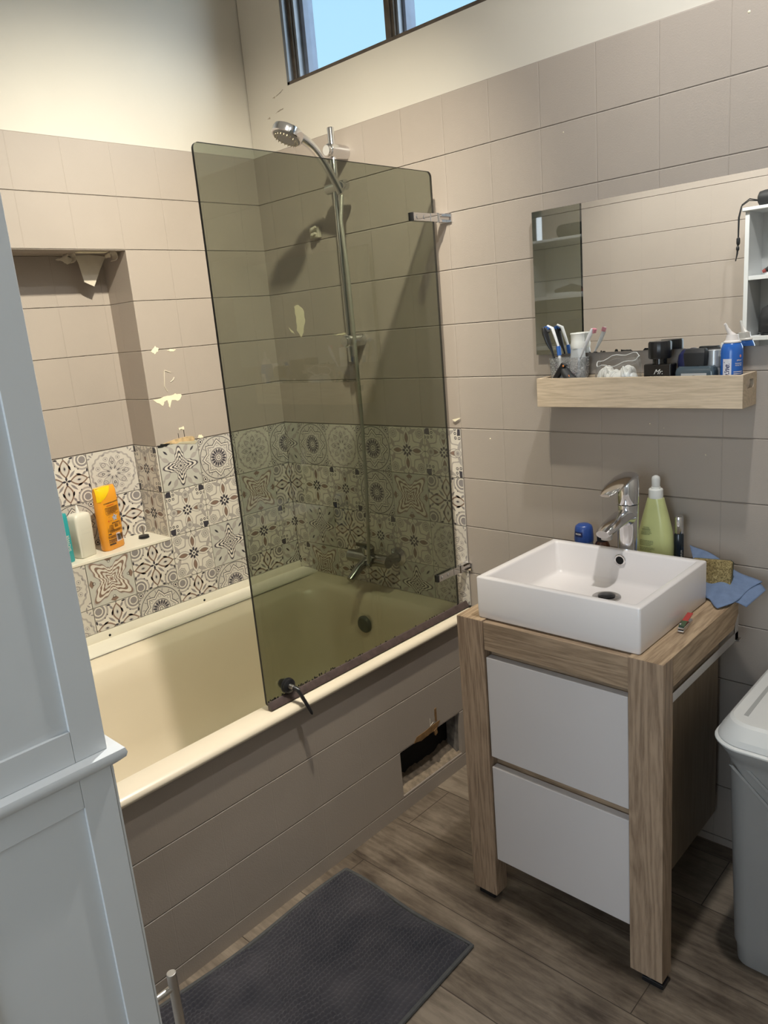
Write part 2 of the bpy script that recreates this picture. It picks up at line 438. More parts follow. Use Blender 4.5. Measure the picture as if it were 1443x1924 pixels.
def pat_leafcross(P):
    for q in range(4):
        a = q * PI / 2; ca, sa = math.cos(a), math.sin(a)
        for k, (L, Wd, c) in enumerate(((.41, .235, 'brown'), (.33, .165, 'pale'), (.12, .06, 'mid'))):
            P.append((1 + k, leaf(.27 * ca, .27 * sa, a, L, Wd), c))
        P.append((4, leaf(.27 * ca, .27 * sa, a, .07, .03), 'ink'))
        P.append((5, leaf(.055 * ca, .055 * sa, a, .10, .045), 'ink'))
        P.append((4, disk(.49 * ca, .49 * sa, .018, 8), 'ink'))
        d = a + PI / 4; cd, sd = math.cos(d), math.sin(d)
        P.append((1, leaf(.20 * cd, .20 * sd, d, .20, .05), 'grey'))
        ringd(P, .56 * cd, .56 * sd, (.215, .175, .14, .10), ('mid', 'white', 'grey', 'white'), 1)
        ringd(P, .56 * cd, .56 * sd, (.075,), ('grey',), 5)
        for s_ in (-1, 1):
            P.append((1, leaf(.30 * math.cos(d + s_ * .42), .30 * math.sin(d + s_ * .42), d + s_ * 1.1, .13, .045), 'ink'))
            P.append((1, leaf(.42 * math.cos(d + s_ * .50), .42 * math.sin(d + s_ * .50), d + s_ * .2, .12, .05), 'grey'))
            P.append((1, leaf(.50 * math.cos(a + s_ * .34), .50 * math.sin(a + s_ * .34), a + s_ * 1.4, .10, .04), 'ink'))
            P.append((1, disk(.36 * math.cos(d + s_ * .12), .36 * math.sin(d + s_ * .12), .015, 6), 'ink'))
def pat_lace(P):
    band(P, 0, 0, lambda a: .47 + .012 * math.cos(24 * a), (1, .93, .90), ('mid', 'light', 'pale'), 1)
    for q in range(8):
        a = q * PI / 4; ca, sa = math.cos(a), math.sin(a)
        P.append((4, leaf(.22 * ca, .22 * sa, a, .30, .145), 'mid')); P.append((5, leaf(.22 * ca, .22 * sa, a, .25, .105), 'light'))
        ringd(P, .27 * ca, .27 * sa, (.052, .036, .02), ('grey', 'pale', 'mid'), 6, 12)
        b = a + PI / 8; cb, sb = math.cos(b), math.sin(b)
        ringd(P, .335 * cb, .335 * sb, (.05, .036, .018), ('mid', 'pale', 'grey'), 4, 12)
        P.append((4, leaf(.11 * cb, .11 * sb, b, .10, .02), 'ink'))
        P.append((4, leaf(.43 * cb, .43 * sb, b + PI / 2, .09, .03), 'grey'))
        if q % 2 == 0:
            P.append((9, leaf(.215 * ca, .215 * sa, a, .07, .05), 'ink')); P.append((10, leaf(.215 * ca, .215 * sa, a, .04, .022), 'white'))
            d = a + PI / 4
            for s_ in (-1, 0, 1): P.append((1, leaf(.60 * math.cos(d + s_ * .12), .60 * math.sin(d + s_ * .12), d + s_, .09, .03), 'grey'))
def wavy4(a, rot=0.0):
    t_ = abs(((a - rot) / (PI / 2) + .5) % 1 - .5) * 2       # 0 on a point, 1 between
    r = .44 * (1 - t_) ** 1.35 + .17 * t_ + .05 * (t_ * (1 - t_))
    return r + .018 * math.sin(t_ * 5 * PI) * (1 - .3 * t_)
def pat_wavystar(P, rot=0.0, dark='ink', s=1.0):
    fn = lambda a: wavy4(a, rot) * s
    band(P, 0, 0, fn, (1.06, 1.0, .92, .76, .64, .50, .40, .27, .19, .10), ('mid', dark, 'white', dark, 'white', dark, 'pale', dark, 'white', dark), 1, 120)
    for q in range(4):
        d = rot + PI / 4 + q * PI / 2; cd, sd = math.cos(d), math.sin(d)
        if s < 1.1:
            P.append((1, leaf(.47 * cd, .47 * sd, d, .14, .045), dark))
            for s_ in (-1, 1): P.append((1, leaf(.40 * math.cos(d + s_ * .33), .40 * math.sin(d + s_ * .33), d + s_ * .25, .22, .10), 'mid'))
            for s_ in (-1, 1): P.append((1, leaf(.56 * math.cos(d + s_ * .25), .56 * math.sin(d + s_ * .25), d + s_ * .1, .16, .06), 'mid'))
        else:
            ringd(P, .38 * cd, .38 * sd, (.035, .02), ('grey', 'sage'), 1, 10)
            P.append((1, [(.44 * cd - .09 * sd, .44 * sd + .09 * cd), (.36 * cd, .36 * sd), (.44 * cd + .09 * sd, .44 * sd - .09 * cd), (.49 * cd, .49 * sd)], dark))
def pat_medallion(P):
    ringd(P, 0, 0, (.49, .475), ('ink', 'light'), 1, 48)
    for q in range(16):
        a = (q + .5) * PI / 8; P.append((3, leaf(.42 * math.cos(a), .42 * math.sin(a), a, .10, .02), 'grey'))
    for k, (r0, am, c) in enumerate(((.44, .11, 'ink'), (.42, .11, 'white'), (.375, .10, 'ink'), (.36, .10, 'pale'))):
        fn = lambda a, r0=r0, am=am: r0 - am * (abs(((a / (PI / 4)) + .5) % 1 - .5) * 2) ** .8
        P.append((4 + k, star(0, 0, fn, 96), c))
    for q in range(8):
        a = q * PI / 4; ca, sa = math.cos(a), math.sin(a)
        ringd(P, .295 * ca, .295 * sa, (.035, .024), ('grey', 'white'), 8, 10)
    ringd(P, 0, 0, (.225, .215), ('ink', 'mid'), 8, 32)
    for q in range(16):
        a = (q + .5) * PI / 8; P.append((10, leaf(.15 * math.cos(a), .15 * math.sin(a), a, .12, .042), 'ink'))
    for q in range(8):
        a = q * PI / 4; P.append((11, disk(.185 * math.cos(a), .185 * math.sin(a), .016, 8), 'white'))
    ringd(P, 0, 0, (.085, .07, .045, .03), ('ink', 'white', 'ink', 'pale'), 11, 16)
    for q in range(4):
        d = PI / 4 + q * PI / 2; cd, sd = math.cos(d), math.sin(d)
        ringd(P, .60 * cd, .60 * sd, (.06, .045, .025), ('ink', 'white', 'ink'), 3, 12)
        for s_ in (-1, 1):
            P.append((3, leaf(.58 * math.cos(d + s_ * .19), .58 * math.sin(d + s_ * .19), d + s_ * 1.2, .12, .04), 'grey'))
            P.append((3, leaf(.56 * math.cos(d + s_ * .30), .56 * math.sin(d + s_ * .30), d + s_ * .5, .07, .03), 'ink'))
def pat_flower(P, corners='ring'):
    fn = lambda a: .50 - .17 * math.cos(4 * a) * -1 * .55 + .0
    band(P, 0, 0, lambda a: .40 + .13 * math.cos(4 * (a)), (1.12, 1.0), ('mid', 'white'), 1)
    for q in range(4):
        a = q * PI / 2; ca, sa = math.cos(a), math.sin(a)
        for k, (L, Wd, c) in enumerate(((.40, .20, 'mid'), (.36, .165, 'white'), (.25, .105, 'grey'), (.225, .088, 'brown'))):
            P.append((3 + k, leaf(.27 * ca, .27 * sa, a, L, Wd, p=.85), c))
        P.append((3, disk(.485 * ca, .485 * sa, .016, 8), 'ink'))
        d = a + PI / 4; cd, sd = math.cos(d), math.sin(d)
        for s_ in (-1, 1): P.append((3, leaf(.43 * math.cos(a + s_ * .36), .43 * math.sin(a + s_ * .36), a + s_ * 1.15, .30, .085), 'mid'))
        if corners == 'ring':
            P.append((4, star(.52 * cd, .52 * sd, lambda t_: .105 + .008 * math.cos(8 * t_), 32), 'grey'))
            P.append((5, star(.52 * cd, .52 * sd, lambda t_: .095 + .008 * math.cos(8 * t_), 32), 'light'))
            ringd(P, .52 * cd, .52 * sd, (.06, .048, .02), ('grey', 'light', 'grey'), 6, 14)
        else:
            P.append((4, [(.66 * cd - .13 * sd, .66 * sd + .13 * cd), (.50 * cd, .50 * sd), (.66 * cd + .13 * sd, .66 * sd - .13 * cd)], 'ink'))
            for u, v in ((.50, .07), (.50, -.07), (.44, 0), (.56, .13), (.56, -.13)):
                ringd(P, u * cd - v * sd, u * sd + v * cd, (.032, .016), ('ink', 'white'), 5, 8)
            ringd(P, .33 * ca * 1.05, .33 * sa * 1.05, (.09, .08, .05, .02), ('grey', 'light', 'mid', 'grey'), 7, 16)
    for q in range(8):
        a = q * PI / 4; P.append((7, leaf(.085 * math.cos(a), .085 * math.sin(a), a, .125 if corners == 'ring' else .08, .055), 'ink'))
    ringd(P, 0, 0, (.065, .03), ('white', 'ink'), 8, 4)
PATS = {'A': ('white', pat_leafcross), 'B': ('pale', pat_lace), 'C': ('sage', lambda P: pat_wavystar(P, 0, 'ink')),
        'D': ('light', pat_medallion), 'E': ('white', pat_flower), 'F': ('white', lambda P: pat_flower(P, 'ink')),
        'G': ('sage', lambda P: pat_wavystar(P, PI / 4, 'brown', 1.34))}
PCACHE = {}
for k, (bgc, fn) in PATS.items():
    P = []; fn(P); PCACHE[k] = (bgc, P)
def clip(poly, x0, x1, y0, y1):
    for ax, lim, sg in ((0, x0, 1), (0, x1, -1), (1, y0, 1), (1, y1, -1)):
        out = []; n = len(poly)
        for i in range(n):
            a, b = poly[i], poly[(i + 1) % n]
            ia, ib = sg * (a[ax] - lim) >= 0, sg * (b[ax] - lim) >= 0
            if ia: out.append(a)
            if ia != ib:
                s_ = (lim - a[ax]) / (b[ax] - a[ax]); out.append((a[0] + s_ * (b[0] - a[0]), a[1] + s_ * (b[1] - a[1])))
        poly = out
        if len(poly) < 3: return []
    return poly
def pat_tile(g, kind, fn, u0, v0, cu0, cu1, cv0, cv1, p=.15, pu=.15):
    """tile whose full square starts at u0,v0 (metres); visible window cu0..cu1, cv0..cv1; fn(u,v,depth)->xyz"""
    gap = .0011
    a0, a1, b0, b1 = max(u0, cu0) + gap, min(u0 + pu, cu1) - gap, max(v0, cv0) + gap, min(v0 + p, cv1) - gap
    if a1 - a0 < .004 or b1 - b0 < .004: return
    bgc, P = PCACHE[kind]
    q = [(a0, b0), (a1, b0), (a1, b1), (a0, b1)]
    g.add([fn(u, v, .0) for u, v in q] + [fn(u, v, .004) for u, v in q], [(4, 5, 6, 7), (0, 1, 5, 4), (1, 2, 6, 5), (2, 3, 7, 6), (3, 0, 4, 7)], TKEYS.index(bgc))
    for L, poly, c in P:
        w = clip([(u0 + pu * (.5 + x), v0 + p * (.5 + y)) for x, y in poly], a0 + .0004, a1 - .0004, b0 + .0004, b1 - .0004)
        if len(w) >= 3: g.add([fn(u, v, .004 + .00007 * L) for u, v in w], [tuple(range(len(w)))], TKEYS.index(c))
def pat_obj(name): return G(*[TM[k] for k in TKEYS], M_GROUT)
GI = len(TKEYS)
BZ = .541
def Lx(x): return lambda u, v, d: (x + d, u, v)
# left wall band (right of niche and below it)
g = pat_obj('x')
fnl = Lx(0.0)
g.add([fnl(u, v, .0012) for u, v in ((YL, BZ), (0, BZ), (0, ZE), (YL, ZE))], [(0, 1, 2, 3)], GI)
g.add([fnl(u, v, .0012) for u, v in ((-1.64, BZ), (YL, BZ), (YL, NZ0), (-1.64, NZ0))], [(0, 1, 2, 3)], GI)
colsR = {0: 'CFEA', 1: 'DECD', 2: 'BGEA', 3: 'DAFC'}
for c in range(4):
    for r in range(4): pat_tile(g, colsR[c][r], fnl, YL + c * .15, ZE - .15 * (r + 1), YL, -.004, BZ, ZE)
lows = {-1: 'AD', -2: 'GA', -3: 'BB', -4: 'EF', -5: 'CA', -6: 'DE', -7: 'AG', -8: 'BD'}
for c, s_ in lows.items():
    for r in (2, 3): pat_tile(g, s_[r - 2], fnl, YL + c * .15, ZE - .15 * (r + 1), -1.64, YL, BZ, NZ0 - .004)
band_left = struct(g, 'trim_1', fix=False)
# niche: back wall and side face
g = pat_obj('x')
fnb = Lx(ND)
g.add([fnb(u, v, .0012) for u, v in ((NY0, NZ0), (NY1, NZ0), (NY1, ZE), (NY0, ZE))], [(0, 1, 2, 3)], GI)
nk = {0: 'BA', 1: 'AD', 2: 'EC', 3: 'FB', 4: 'DA', 5: 'CG'}
for c in range(6):
    for r in range(2): pat_tile(g, nk[c][r], fnb, -.701 - .15 * c, ZE - .15 * (r + 1), NY0, NY1 - .003, NZ0, ZE, pu=.166 if c == 0 else .15)
fns = lambda u, v, d: (u, NY1 - d, v)
g.add([fns(u, v, .0012) for u, v in ((ND, NZ0), (0, NZ0), (0, ZE), (ND, ZE))], [(0, 1, 2, 3)], GI)
for r in range(2): pat_tile(g, 'FE'[r], fns, -.149, ZE - .15 * (r + 1), ND + .004, .004, NZ0, ZE)
struct(g, 'trim_2', fix=False)
# right wall band
g = pat_obj('x')
fnr = lambda u, v, d: (u, -d, v)
g.add([fnr(u, v, .0012) for u, v in ((0, BZ - .03), (XR, BZ - .03), (XR, ZE), (0, ZE))], [(0, 1, 2, 3)], GI)
rk = {0: 'FABB', 1: 'EGEC', 2: 'DDFA', 3: 'BFAE', 4: 'DECG', 5: 'CAEF'}
for c in range(6):
    u0 = .675 - .15 * c + (.0 if c else 0.0)
    for r in range(4):
        pat_tile(g, rk[c][r], fnr, u0, ZE - .15 * (r + 1), .004, XR, BZ - .03, ZE)
pat_tile(g, 'B', fnr, .675, ZE - .75, .004, XR, .505, ZE)
for r in range(4):   # narrow last strip up to the painted tiles
    pat_tile(g, 'FABB'[r], fnr, .825, ZE - .15 * (r + 1), .8, XR, BZ - .03, ZE)
struct(g, 'trim_3', fix=False)

# niche ledge slab
g = G(M_STRIP); g.box((ND, NY0, NZ0 - .006), (.006, NY1 - .001, NZ0 + .003))
struct(g, 'trim_4', bevel=.0015)

# peeled paint on the left wall (parts of the wall)
M_PEEL = plain('bare_cream_undercoat', (.86, .80, .60), .6, var=.06, vs=40)
M_RAW = plain('bare_chipboard', (.55, .40, .22), .8, var=.25, vs=70)
M_PAINTEDGE = plain('lifted_paint_flake', (.62, .56, .46), .5, var=.05, vs=30)
def ragged(cx, cz, pts, seed=1, jit=.0015):
    rg = random.Random(seed); out = []
    n = len(pts)
    for i in range(n):
        a, b = pts[i], pts[(i + 1) % n]
        for k in range(4):
            s_ = k / 4; out.append((cx + a[0] + (b[0] - a[0]) * s_ + rg.uniform(-jit, jit), cz + a[1] + (b[1] - a[1]) * s_ + rg.uniform(-jit, jit)))
    return out
def flake(name, y, z, pts, m, d=.0008, seed=1, jit=.0015):
    g = G(m); g.prism(ragged(y, z, pts, seed, jit), 'x', .0, d); return g.build(name, wall_left, smooth=False)
zD, zC = ZE + .15, ZE + .30
flake('peeled_patch', -.455, zD, [(-.062, -.002), (-.05, -.012), (-.03, -.026), (-.024, -.012), (-.012, -.010), (-.008, -.034), (.004, -.012), (.03, -.016), (.044, .001), (.02, .008), (-.01, .003)], M_PEEL, seed=3)
flake('peeled_patch', -.47, zC, [(-.028, -.002), (-.018, -.012), (-.006, -.006), (.0, .004), (-.012, .012)], M_PEEL, seed=4)
flake('peeled_patch', -.425, zC - .003, [(-.018, -.003), (.0, -.006), (.018, -.002), (.0, .003)], M_PEEL, seed=5)
flake('peeled_patch', -.432, ZE + .045, [(-.010, -.006), (.0, -.003), (.009, -.008), (.010, .004), (-.008, .002)], M_PEEL, .0015, seed=6)
flake('peeled_patch', -.365, ZE + .006, [(-.010, -.004), (.012, -.004), (.008, .005), (-.004, .006)], M_PEEL, .0012, seed=8)
flake('broken_tile_edge', -.455, ZE + .003, [(-.065, -.006), (-.02, -.002), (.06, -.012), (.066, .008), (.03, .013), (-.02, .008), (-.06, -.001)], M_RAW, .0045, seed=7)
flake('dark_gap', -.495, ZE - .002, [(-.035, -.002), (-.02, .008), (.018, .006), (-.002, -.002)], M_DARK, .0048, seed=9)
g = G(M_PEEL)   # lifted strip casting a shadow on the tile
g.add([(.005, -.46, ZE - .002), (.005, -.392, ZE - .014), (.011, -.385, ZE - .004), (.008, -.45, ZE + .003)], [(0, 1, 2, 3)]); g.build('lifted_strip', wall_left, smooth=False)
for pts, nm in (([(-.462, .085), (-.466, .060), (-.470, .035), (-.462, .018)], 'paint_crack'), ([(-.462, .085), (-.450, .080), (-.440, .076)], 'paint_crack'), ([(-.446, .046), (-.436, .052), (-.430, .060)], 'paint_crack')):
    g = G(M_PAINTEDGE); g.tube([(.0005, y, zD + z) for y, z in pts], .0016, 6); g.build(nm, wall_left)
for y, z0, z1 in ((-.446, .010, .030), (-.424, .010, .044)):
    g = G(M_DARK); g.box((0, y - .0008, ZE + z0), (.0008, y + .0008, ZE + z1)); g.build('paint_crack', wall_left)
# hanging flakes under the niche ceiling
g = G(M_PAINTEDGE)
tri = [(-.644, 0), (-.636, -.020), (-.628, -.076), (-.616, -.082), (-.598, -.090), (-.570, -.040), (-.545, -.002), (-.600, .003)]
g.prism([(y, NZ1 - .004 + z) for y, z in tri], 'x', -.101, -.099); g.build('hanging_paint_flake', wall_left, smooth=False)
def curl(y, x, s, nm):
    g = G(M_PAINTEDGE, M_DARK); pts = []
    for k in range(9):
        a = R(200 - 34 * k); pts.append((y + s * .9 * math.cos(a), NZ1 - .011 + s * math.sin(a)))
    out = pts + [(y + (p[0] - y) * .86, NZ1 - .011 + (p[1] - NZ1 + .011) * .86) for p in pts[::-1]]
    g.prism(out, 'x', x - .02, x + .012); g.build(nm, wall_left)
curl(-.664, -.09, .016, 'curled_paint_flake'); curl(-.553, -.045, .015, 'curled_paint_flake')
g = G(M_PAINTEDGE); g.prism(ragged(-.675, NZ1 - .016, [(-.03, 0), (-.01, -.004), (.005, -.014), (.02, -.006), (.03, .004), (0, .010)], 12), 'x', -.101, -.099); g.build('hanging_paint_flake', wall_left, smooth=False)
g = G(M_PEEL); g.box((-.06, -.66, NZ1 - .0015), (-.035, -.57, NZ1)); g.build('peeled_patch', wall_left, smooth=False)
# marks on right wall behind the screen
def rflake(name, x, z, pts, m, seed=1, d=.001, jit=.002):
    g = G(m); g.prism(ragged(x, z, pts, seed, jit), 'y', 0, -d); return g.build(name, wall_right, smooth=False)
rflake('peeled_patch', .150, 1.430, [(-.022, .045), (-.002, .050), (.020, .035), (.026, .0), (.012, -.045), (-.006, -.060), (-.022, -.035), (-.020, 0)], M_PEEL, 21)
rflake('peeled_patch', .098, 1.398, [(-.012, .01), (.006, -.004), (.012, -.012), (-.006, -.006)], M_PEEL, 22)
rflake('peeled_patch', .36, ZE + .30, [(-.05, -.002), (0, -.004), (.05, -.001), (0, .003)], M_PEEL, 23)
g = G(M_PEEL); g.prism([(.790, 1.098), (.800, 1.092), (.822, 1.104), (.812, 1.103)], 'y', -.004, -.006); g.build('lifted_paint_flake', wall_right, smooth=False)
for x, z, r in ((.92, 1.045, .0022), (1.395, 1.10, .0015), (1.53, 1.03, .0015), (1.60, 1.93, .003), (1.18, 1.80, .0016), (1.43, 1.09, .001)):
    g = G(M_PEEL); g.lathe([(r, 0), (r * .5, .0012)], (x, 0, z), 8, M=Matrix.Rotation(R(90), 4, 'X')); g.build('paint_chip', wall_right)
# dirt marks and a crack on the plaster by the window
M_SMUDGE = plain('grey_smudge', (.36, .31, .25), .9, var=.2, vs=90)
for x, z, pts in ((.165, 2.135, [(-.02, -.004), (0, .0), (.018, .008), (.004, .001)]), (.135, 2.13, [(-.006, 0), (.004, .002), (.003, -.003)]), (.155, 2.085, [(-.02, -.002), (.012, .001), (.02, .004), (0, .003)]), (.10, 2.075, [(-.008, 0), (.004, .004), (.006, -.002)])):
    g = G(M_SMUDGE); g.prism(ragged(x, z, pts, 31, .001), 'y', .004, .0032); g.build('wall_smudge', wall_right, smooth=False)

# ================================================================== BATH
# tiled front panel with the access hole
AX = .824
HY0, HY1, HZ0, HZ1 = -.3855, -.105, .050, .1925
g = G(M_TA, M_DARK)
g.box((AX - .02, YR, 0), (AX, HY0, .489), 0); g.box((AX - .02, HY1, 0), (AX, -.001, .489), 0)
g.box((AX - .02, HY0, HZ1), (AX, HY1, .489), 0); g.box((AX - .02, HY0, 0), (AX, HY1, HZ0), 0)
panel = G
bp_ = g.build('bath_panel', None, smooth=False)
BP_PANEL = bp_; bp_['label'] = 'taupe painted tiled panel with a broken open access hole'
g = G(plain('broken_mortar', (.22, .17, .12), .9, var=.35, vs=60, bumps=.003, bs=60))
poly = []
rg = random.Random(5); n = 24
for k in range(n + 1):
    y = HY0 + (HY1 - HY0) * k / n; poly.append((y, HZ0 + .024 + rg.uniform(-.004, .006) + (.010 if k > n * .8 else 0) - (.006 if k < 3 else 0)))
g.add([(AX - .055 - rg.uniform(0, .006), y, z) for y, z in poly] + [(AX - .004, y, HZ0 + .001) for y, z in poly], [(i, i + 1, n + 2 + i, n + 1 + i) for i in range(n)])
g.add([(AX - .055, y, z) for y, z in poly] + [(AX - .055, y, 0.001) for y, z in poly], [(i, i + 1, n + 2 + i, n + 1 + i) for i in range(n)])
g.build('broken_mortar_edge', bp_)
g = G(plain('grey_broken_edge', (.16, .145, .13), .9, var=.4, vs=50)); g.prism([(AX - .05, HZ0), (AX - .012, HZ0), (AX - .008, HZ1), (AX - .045, HZ1)], 'y', HY1 - .012, HY1 - .001)
g.build('broken_side_edge', bp_)
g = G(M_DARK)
g.box((AX - .063, HY0 - .05, .002), (AX - .057, -.01, .30)); g.build('cavity_shade_sheet', bp_)  # black sheet stands in for the deep shade inside the hole
M_RUST = plain('brown_torn_paint', (.20, .11, .042), .6, var=.25, vs=60)
g = G(M_RUST); g.prism(ragged(-.262, HZ1, [(-.062, .000), (-.05, .014), (-.01, .016), (.06, .020), (.045, -.002), (.0, -.004), (-.03, -.006)], 41, .0012), 'x', AX + .0003, AX + .0016); g.build('torn_brown_patch', bp_, smooth=False)
g = G(M_RUST); g.prism(ragged(-.222, HZ1 - .008, [(-.012, .006), (.002, .012), (.004, -.006), (-.006, -.012)], 42, .0008), 'x', AX - .002, AX + .003); g.build('torn_brown_patch', bp_, smooth=False)
g = G(M_RUST); g.prism(ragged(-.218, HZ1 + .045, [(-.006, -.018), (.003, -.022), (.003, .022), (-.005, .020)], 43, .0008), 'x', AX + .0002, AX + .0012); g.build('torn_brown_patch', bp_, smooth=False)
g = G(M_PAINTEDGE)
for (y0, z0), (y1, z1) in (((-.246, .045), (-.246, .012)), ((-.246, .020), (-.232, .026)), ((-.232, .026), (-.222, .012))):
    g.tube([(AX + .0003, y0, HZ1 + z0), (AX + .0003, y1, HZ1 + z1)], .0009, 5)
g.build('paint_crack', bp_)

# bathtub
tub = empty('bathtub', (.42, -.82, 0), 'cream acrylic bathtub built in along the tiled wall', 'bathtub')
BP_PANEL.parent = tub; BP_PANEL.matrix_parent_inverse = Matrix.Translation(-Vector(tub.location))
def T(o):  # world coordinates kept under an empty
    p = o.parent; o.matrix_parent_inverse = Matrix.Translation(-Vector(p.location)) if p else Matrix(); return o
M_TUBIN = M_CREAM
g = G(M_CREAM)
yc, hy = (YR + 0) / 2, -(YR) / 2 - .002
secs = []
# outer lip up over the rim and down the inside
def tubring(x0, x1, y0, y1, r, z): return ring_z(rrect((x0 + x1) / 2, (y0 + y1) / 2, (x1 - x0) / 2, (y1 - y0) / 2, r, 8), z)
yA, yB = YR + .002, -.002
secs += [tubring(.004, .832, yA, yB, .006, .486), tubring(.004, .843, yA, yB, .008, .492), tubring(.004, .845, yA, yB, .008, .500), tubring(.004, .838, yA, yB, .008, .508),
         tubring(.006, .826, yA, yB, .010, .511), tubring(.09, .772, yA + .07, yB - .055, .05, .508), tubring(.150, .760, yA + .10, yB - .075, .09, .500),
         tubring(.165, .752, yA + .12, yB - .085, .10, .482), tubring(.178, .740, yA + .15, yB - .095, .11, .42), tubring(.205, .712, yA + .24, yB - .12, .12, .25),
         tubring(.235, .685, yA + .32, yB - .145, .12, .150), tubring(.30, .63, yA + .42, yB - .22, .10, .118), tubring(.36, .57, yA + .52, yB - .30, .08, .112)]
g.rings(secs, 0, False, True)
T(g.build('basin_shell', tub, angle=60))
# wall upstand and cover trim on the far side
g = G(M_STRIP)
prof = [(.0, .5405), (.006, .5405), (.0065, .504), (.012, .500), (.060, .497), (.096, .492), (.098, .487), (.098, .480), (.0, .480)]
g.prism([(x, z) for x, z in prof], 'y', YR + .003, -.003)
g2 = G(M_STRIP)
prof = [(.0, .5405), (.006, .5405), (.0070, .506), (.016, .5165), (.060, .518), (.100, .5145), (.103, .510), (.103, .500), (.0, .500)]
g2.prism([(x, z) for x, z in prof], 'y', YR + .003, -.003)
T(g2.build('cover_trim', tub))
g = G(plain('grey_joint_line', (.30, .28, .25), .8)); g.box((.1032, YR + .004, .5082), (.1050, -.004, .5098)); T(g.build('joint_line', tub, smooth=False))
g = G(M_DARK)
for y in (-.795, -.445):
    g = G(M_DARK); g.lathe([(.0042, 0), (.0042, .0008)], (.006, y, .522), 12, M=Matrix.Rotation(R(90), 4, 'Y')); T(g.build('screw_hole', tub))
g = G(M_PEEL); g.lathe([(.0078, 0), (.0078, .0004)], (.0058, -.445, .522), 16, M=Matrix.Rotation(R(90), 4, 'Y')); T(g.build('screw_hole_ring', tub))
g = G(plain('dark_grey_overflow', (.09, .10, .09), .4)); g.lathe([(.030, 0), (.030, .006), (.024, .012), (.010, .012)], (.435, -.103, .405), 28, M=Matrix.Rotation(R(90), 4, 'X')); T(g.build('overflow_cap', tub))
g = G(M_STEEL); g.lathe([(.034, 0), (.032, .003), (.018, .002)], (.46, -.42, .1122), 28); T(g.build('drain', tub))
# black dirt at the wall end
g = G(M_MOULD)
rg = random.Random(3)
for k in range(16): g.lathe([(.006, 0), (.005, .005), (.002, .008)], (.80 + rg.uniform(-.012, .02), -.006 - rg.uniform(0, .012), .508), 7, sx=rg.uniform(.6, 1.4))
T(g.build('mouldy_sealant', tub))['kind'] = 'stuff'

# ------------------------------------------------------------------ shower screen
SXg = .800
scr = empty('shower_screen', (SXg, -.42, .511), 'smoked green glass shower screen standing on the bath rim', 'shower screen')
gy0, gy1, gz0, gz1 = -.803, -.046, .516, 1.778
poly = rrect((gy0 + gy1) / 2, (gz0 + gz1) / 2, (gy1 - gy0) / 2, (gz1 - gz0) / 2, .014, 6)
g = G(M_SMOKE, M_EDGE); g.prism(poly, 'x', SXg - .004, SXg + .003, 0, 1); T(g.build('glass_pane', scr, smooth=False))
g = G(M_SEAL)
prof = [(SXg + .003, .512), (SXg + .010, .5115), (SXg + .016, .514), (SXg + .0155, .5165), (SXg + .006, .530), (SXg + .0032, .531)]
g.prism(prof, 'y', gy0 + .001, -.012); T(g.build('sealing_profile', scr))
g = G(M_MOULD); rg = random.Random(8)
for k in range(90):
    y = gy0 + .004 + (abs(rg.gauss(0, .12)) if k < 60 else rg.uniform(0, .75)); y = min(y, -.02)
    g.lathe([(.0025, 0), (.0018, .001)], (SXg + .0032, y, .531 + rg.uniform(-.002, .005 if k < 60 else .0015)), 6, M=Matrix.Rotation(R(90), 4, 'Y'), sx=rg.uniform(.5, 1.5))
T(g.build('black_mould', scr))['kind'] = 'stuff'
def hinge(z, nm):
    h = G(M_CHROME, M_BLACK)
    h.box((SXg + .0035, -.140, z - .0105), (SXg + .0105, -.066, z + .0105), 0)
    h.box((SXg - .0105, -.140, z - .0105), (SXg - .0035, -.066, z + .0105), 0)
    h.box((SXg - .004, -.146, z - .0105), (SXg + .010, -.140, z + .0105), 1)
    h.box((SXg - .004, -.070, z - .011), (SXg + .012, -.040, z + .011), 0)
    h.lathe([(.0065, -.0125), (.0065, .0125)], (SXg + .008, -.036, z), 18, 0)
    h.box((SXg - .002, -.036, z - .0115), (SXg + .014, -.006, z - .004), 0); h.box((SXg - .002, -.036, z + .004), (SXg + .014, -.006, z + .0115), 0)
    h.box((SXg - .010, -.006, z - .0125), (SXg + .030, 0, z + .0125), 0)
    for y in (-.124, -.095): h.lathe([(.0062, 0), (.0058, .0018), (.003, .0018), (.0025, .0005)], (SXg + .0105, y, z), 18, 0, M=Matrix.Rotation(R(90), 4, 'Y'))
    return T(h.build(nm, scr, bevel=.0008, seg=1))
hinge(1.6595, 'hinge'); hinge(.643, 'hinge')
g = G(M_BLACK)
Mx = Matrix.Rotation(R(90), 4, 'Y')
g.lathe([(.0195, .003), (.0195, .007), (.0165, .0085), (.0180, .0095), (.0180, .0135), (.014, .016)], (SXg, -.738, .551), 32, M=Mx)
g.lathe([(.0100, -.020), (.0125, -.012), (.0125, -.003)], (SXg, -.738, .551), 24, M=Mx)
k_ = T(g.build('handle_knob', scr))
g = G(M_STEEL); g.lathe([(.0068, .015), (.0068, .026), (.0055, .030)], (SXg, -.738, .551), 20, M=Mx); k2 = T(g.build('handle_stem', scr)); k2['label'] = 'steel stem'
g = G(M_BLACK)
g.tube([(SXg + .026, -.738, .551), (SXg + .037, -.736, .549), (SXg + .042, -.733, .545)], .0062, 14)
g.tube([(SXg + .040, -.736, .5475), (SXg + .045, -.732, .535), (SXg + .054, -.724, .508), (SXg + .060, -.717, .484), (SXg + .061, -.716, .480)], [.0065, .0072, .0068, .0055, .003], 12, sy=.6)
T(g.build('handle_lever', scr))

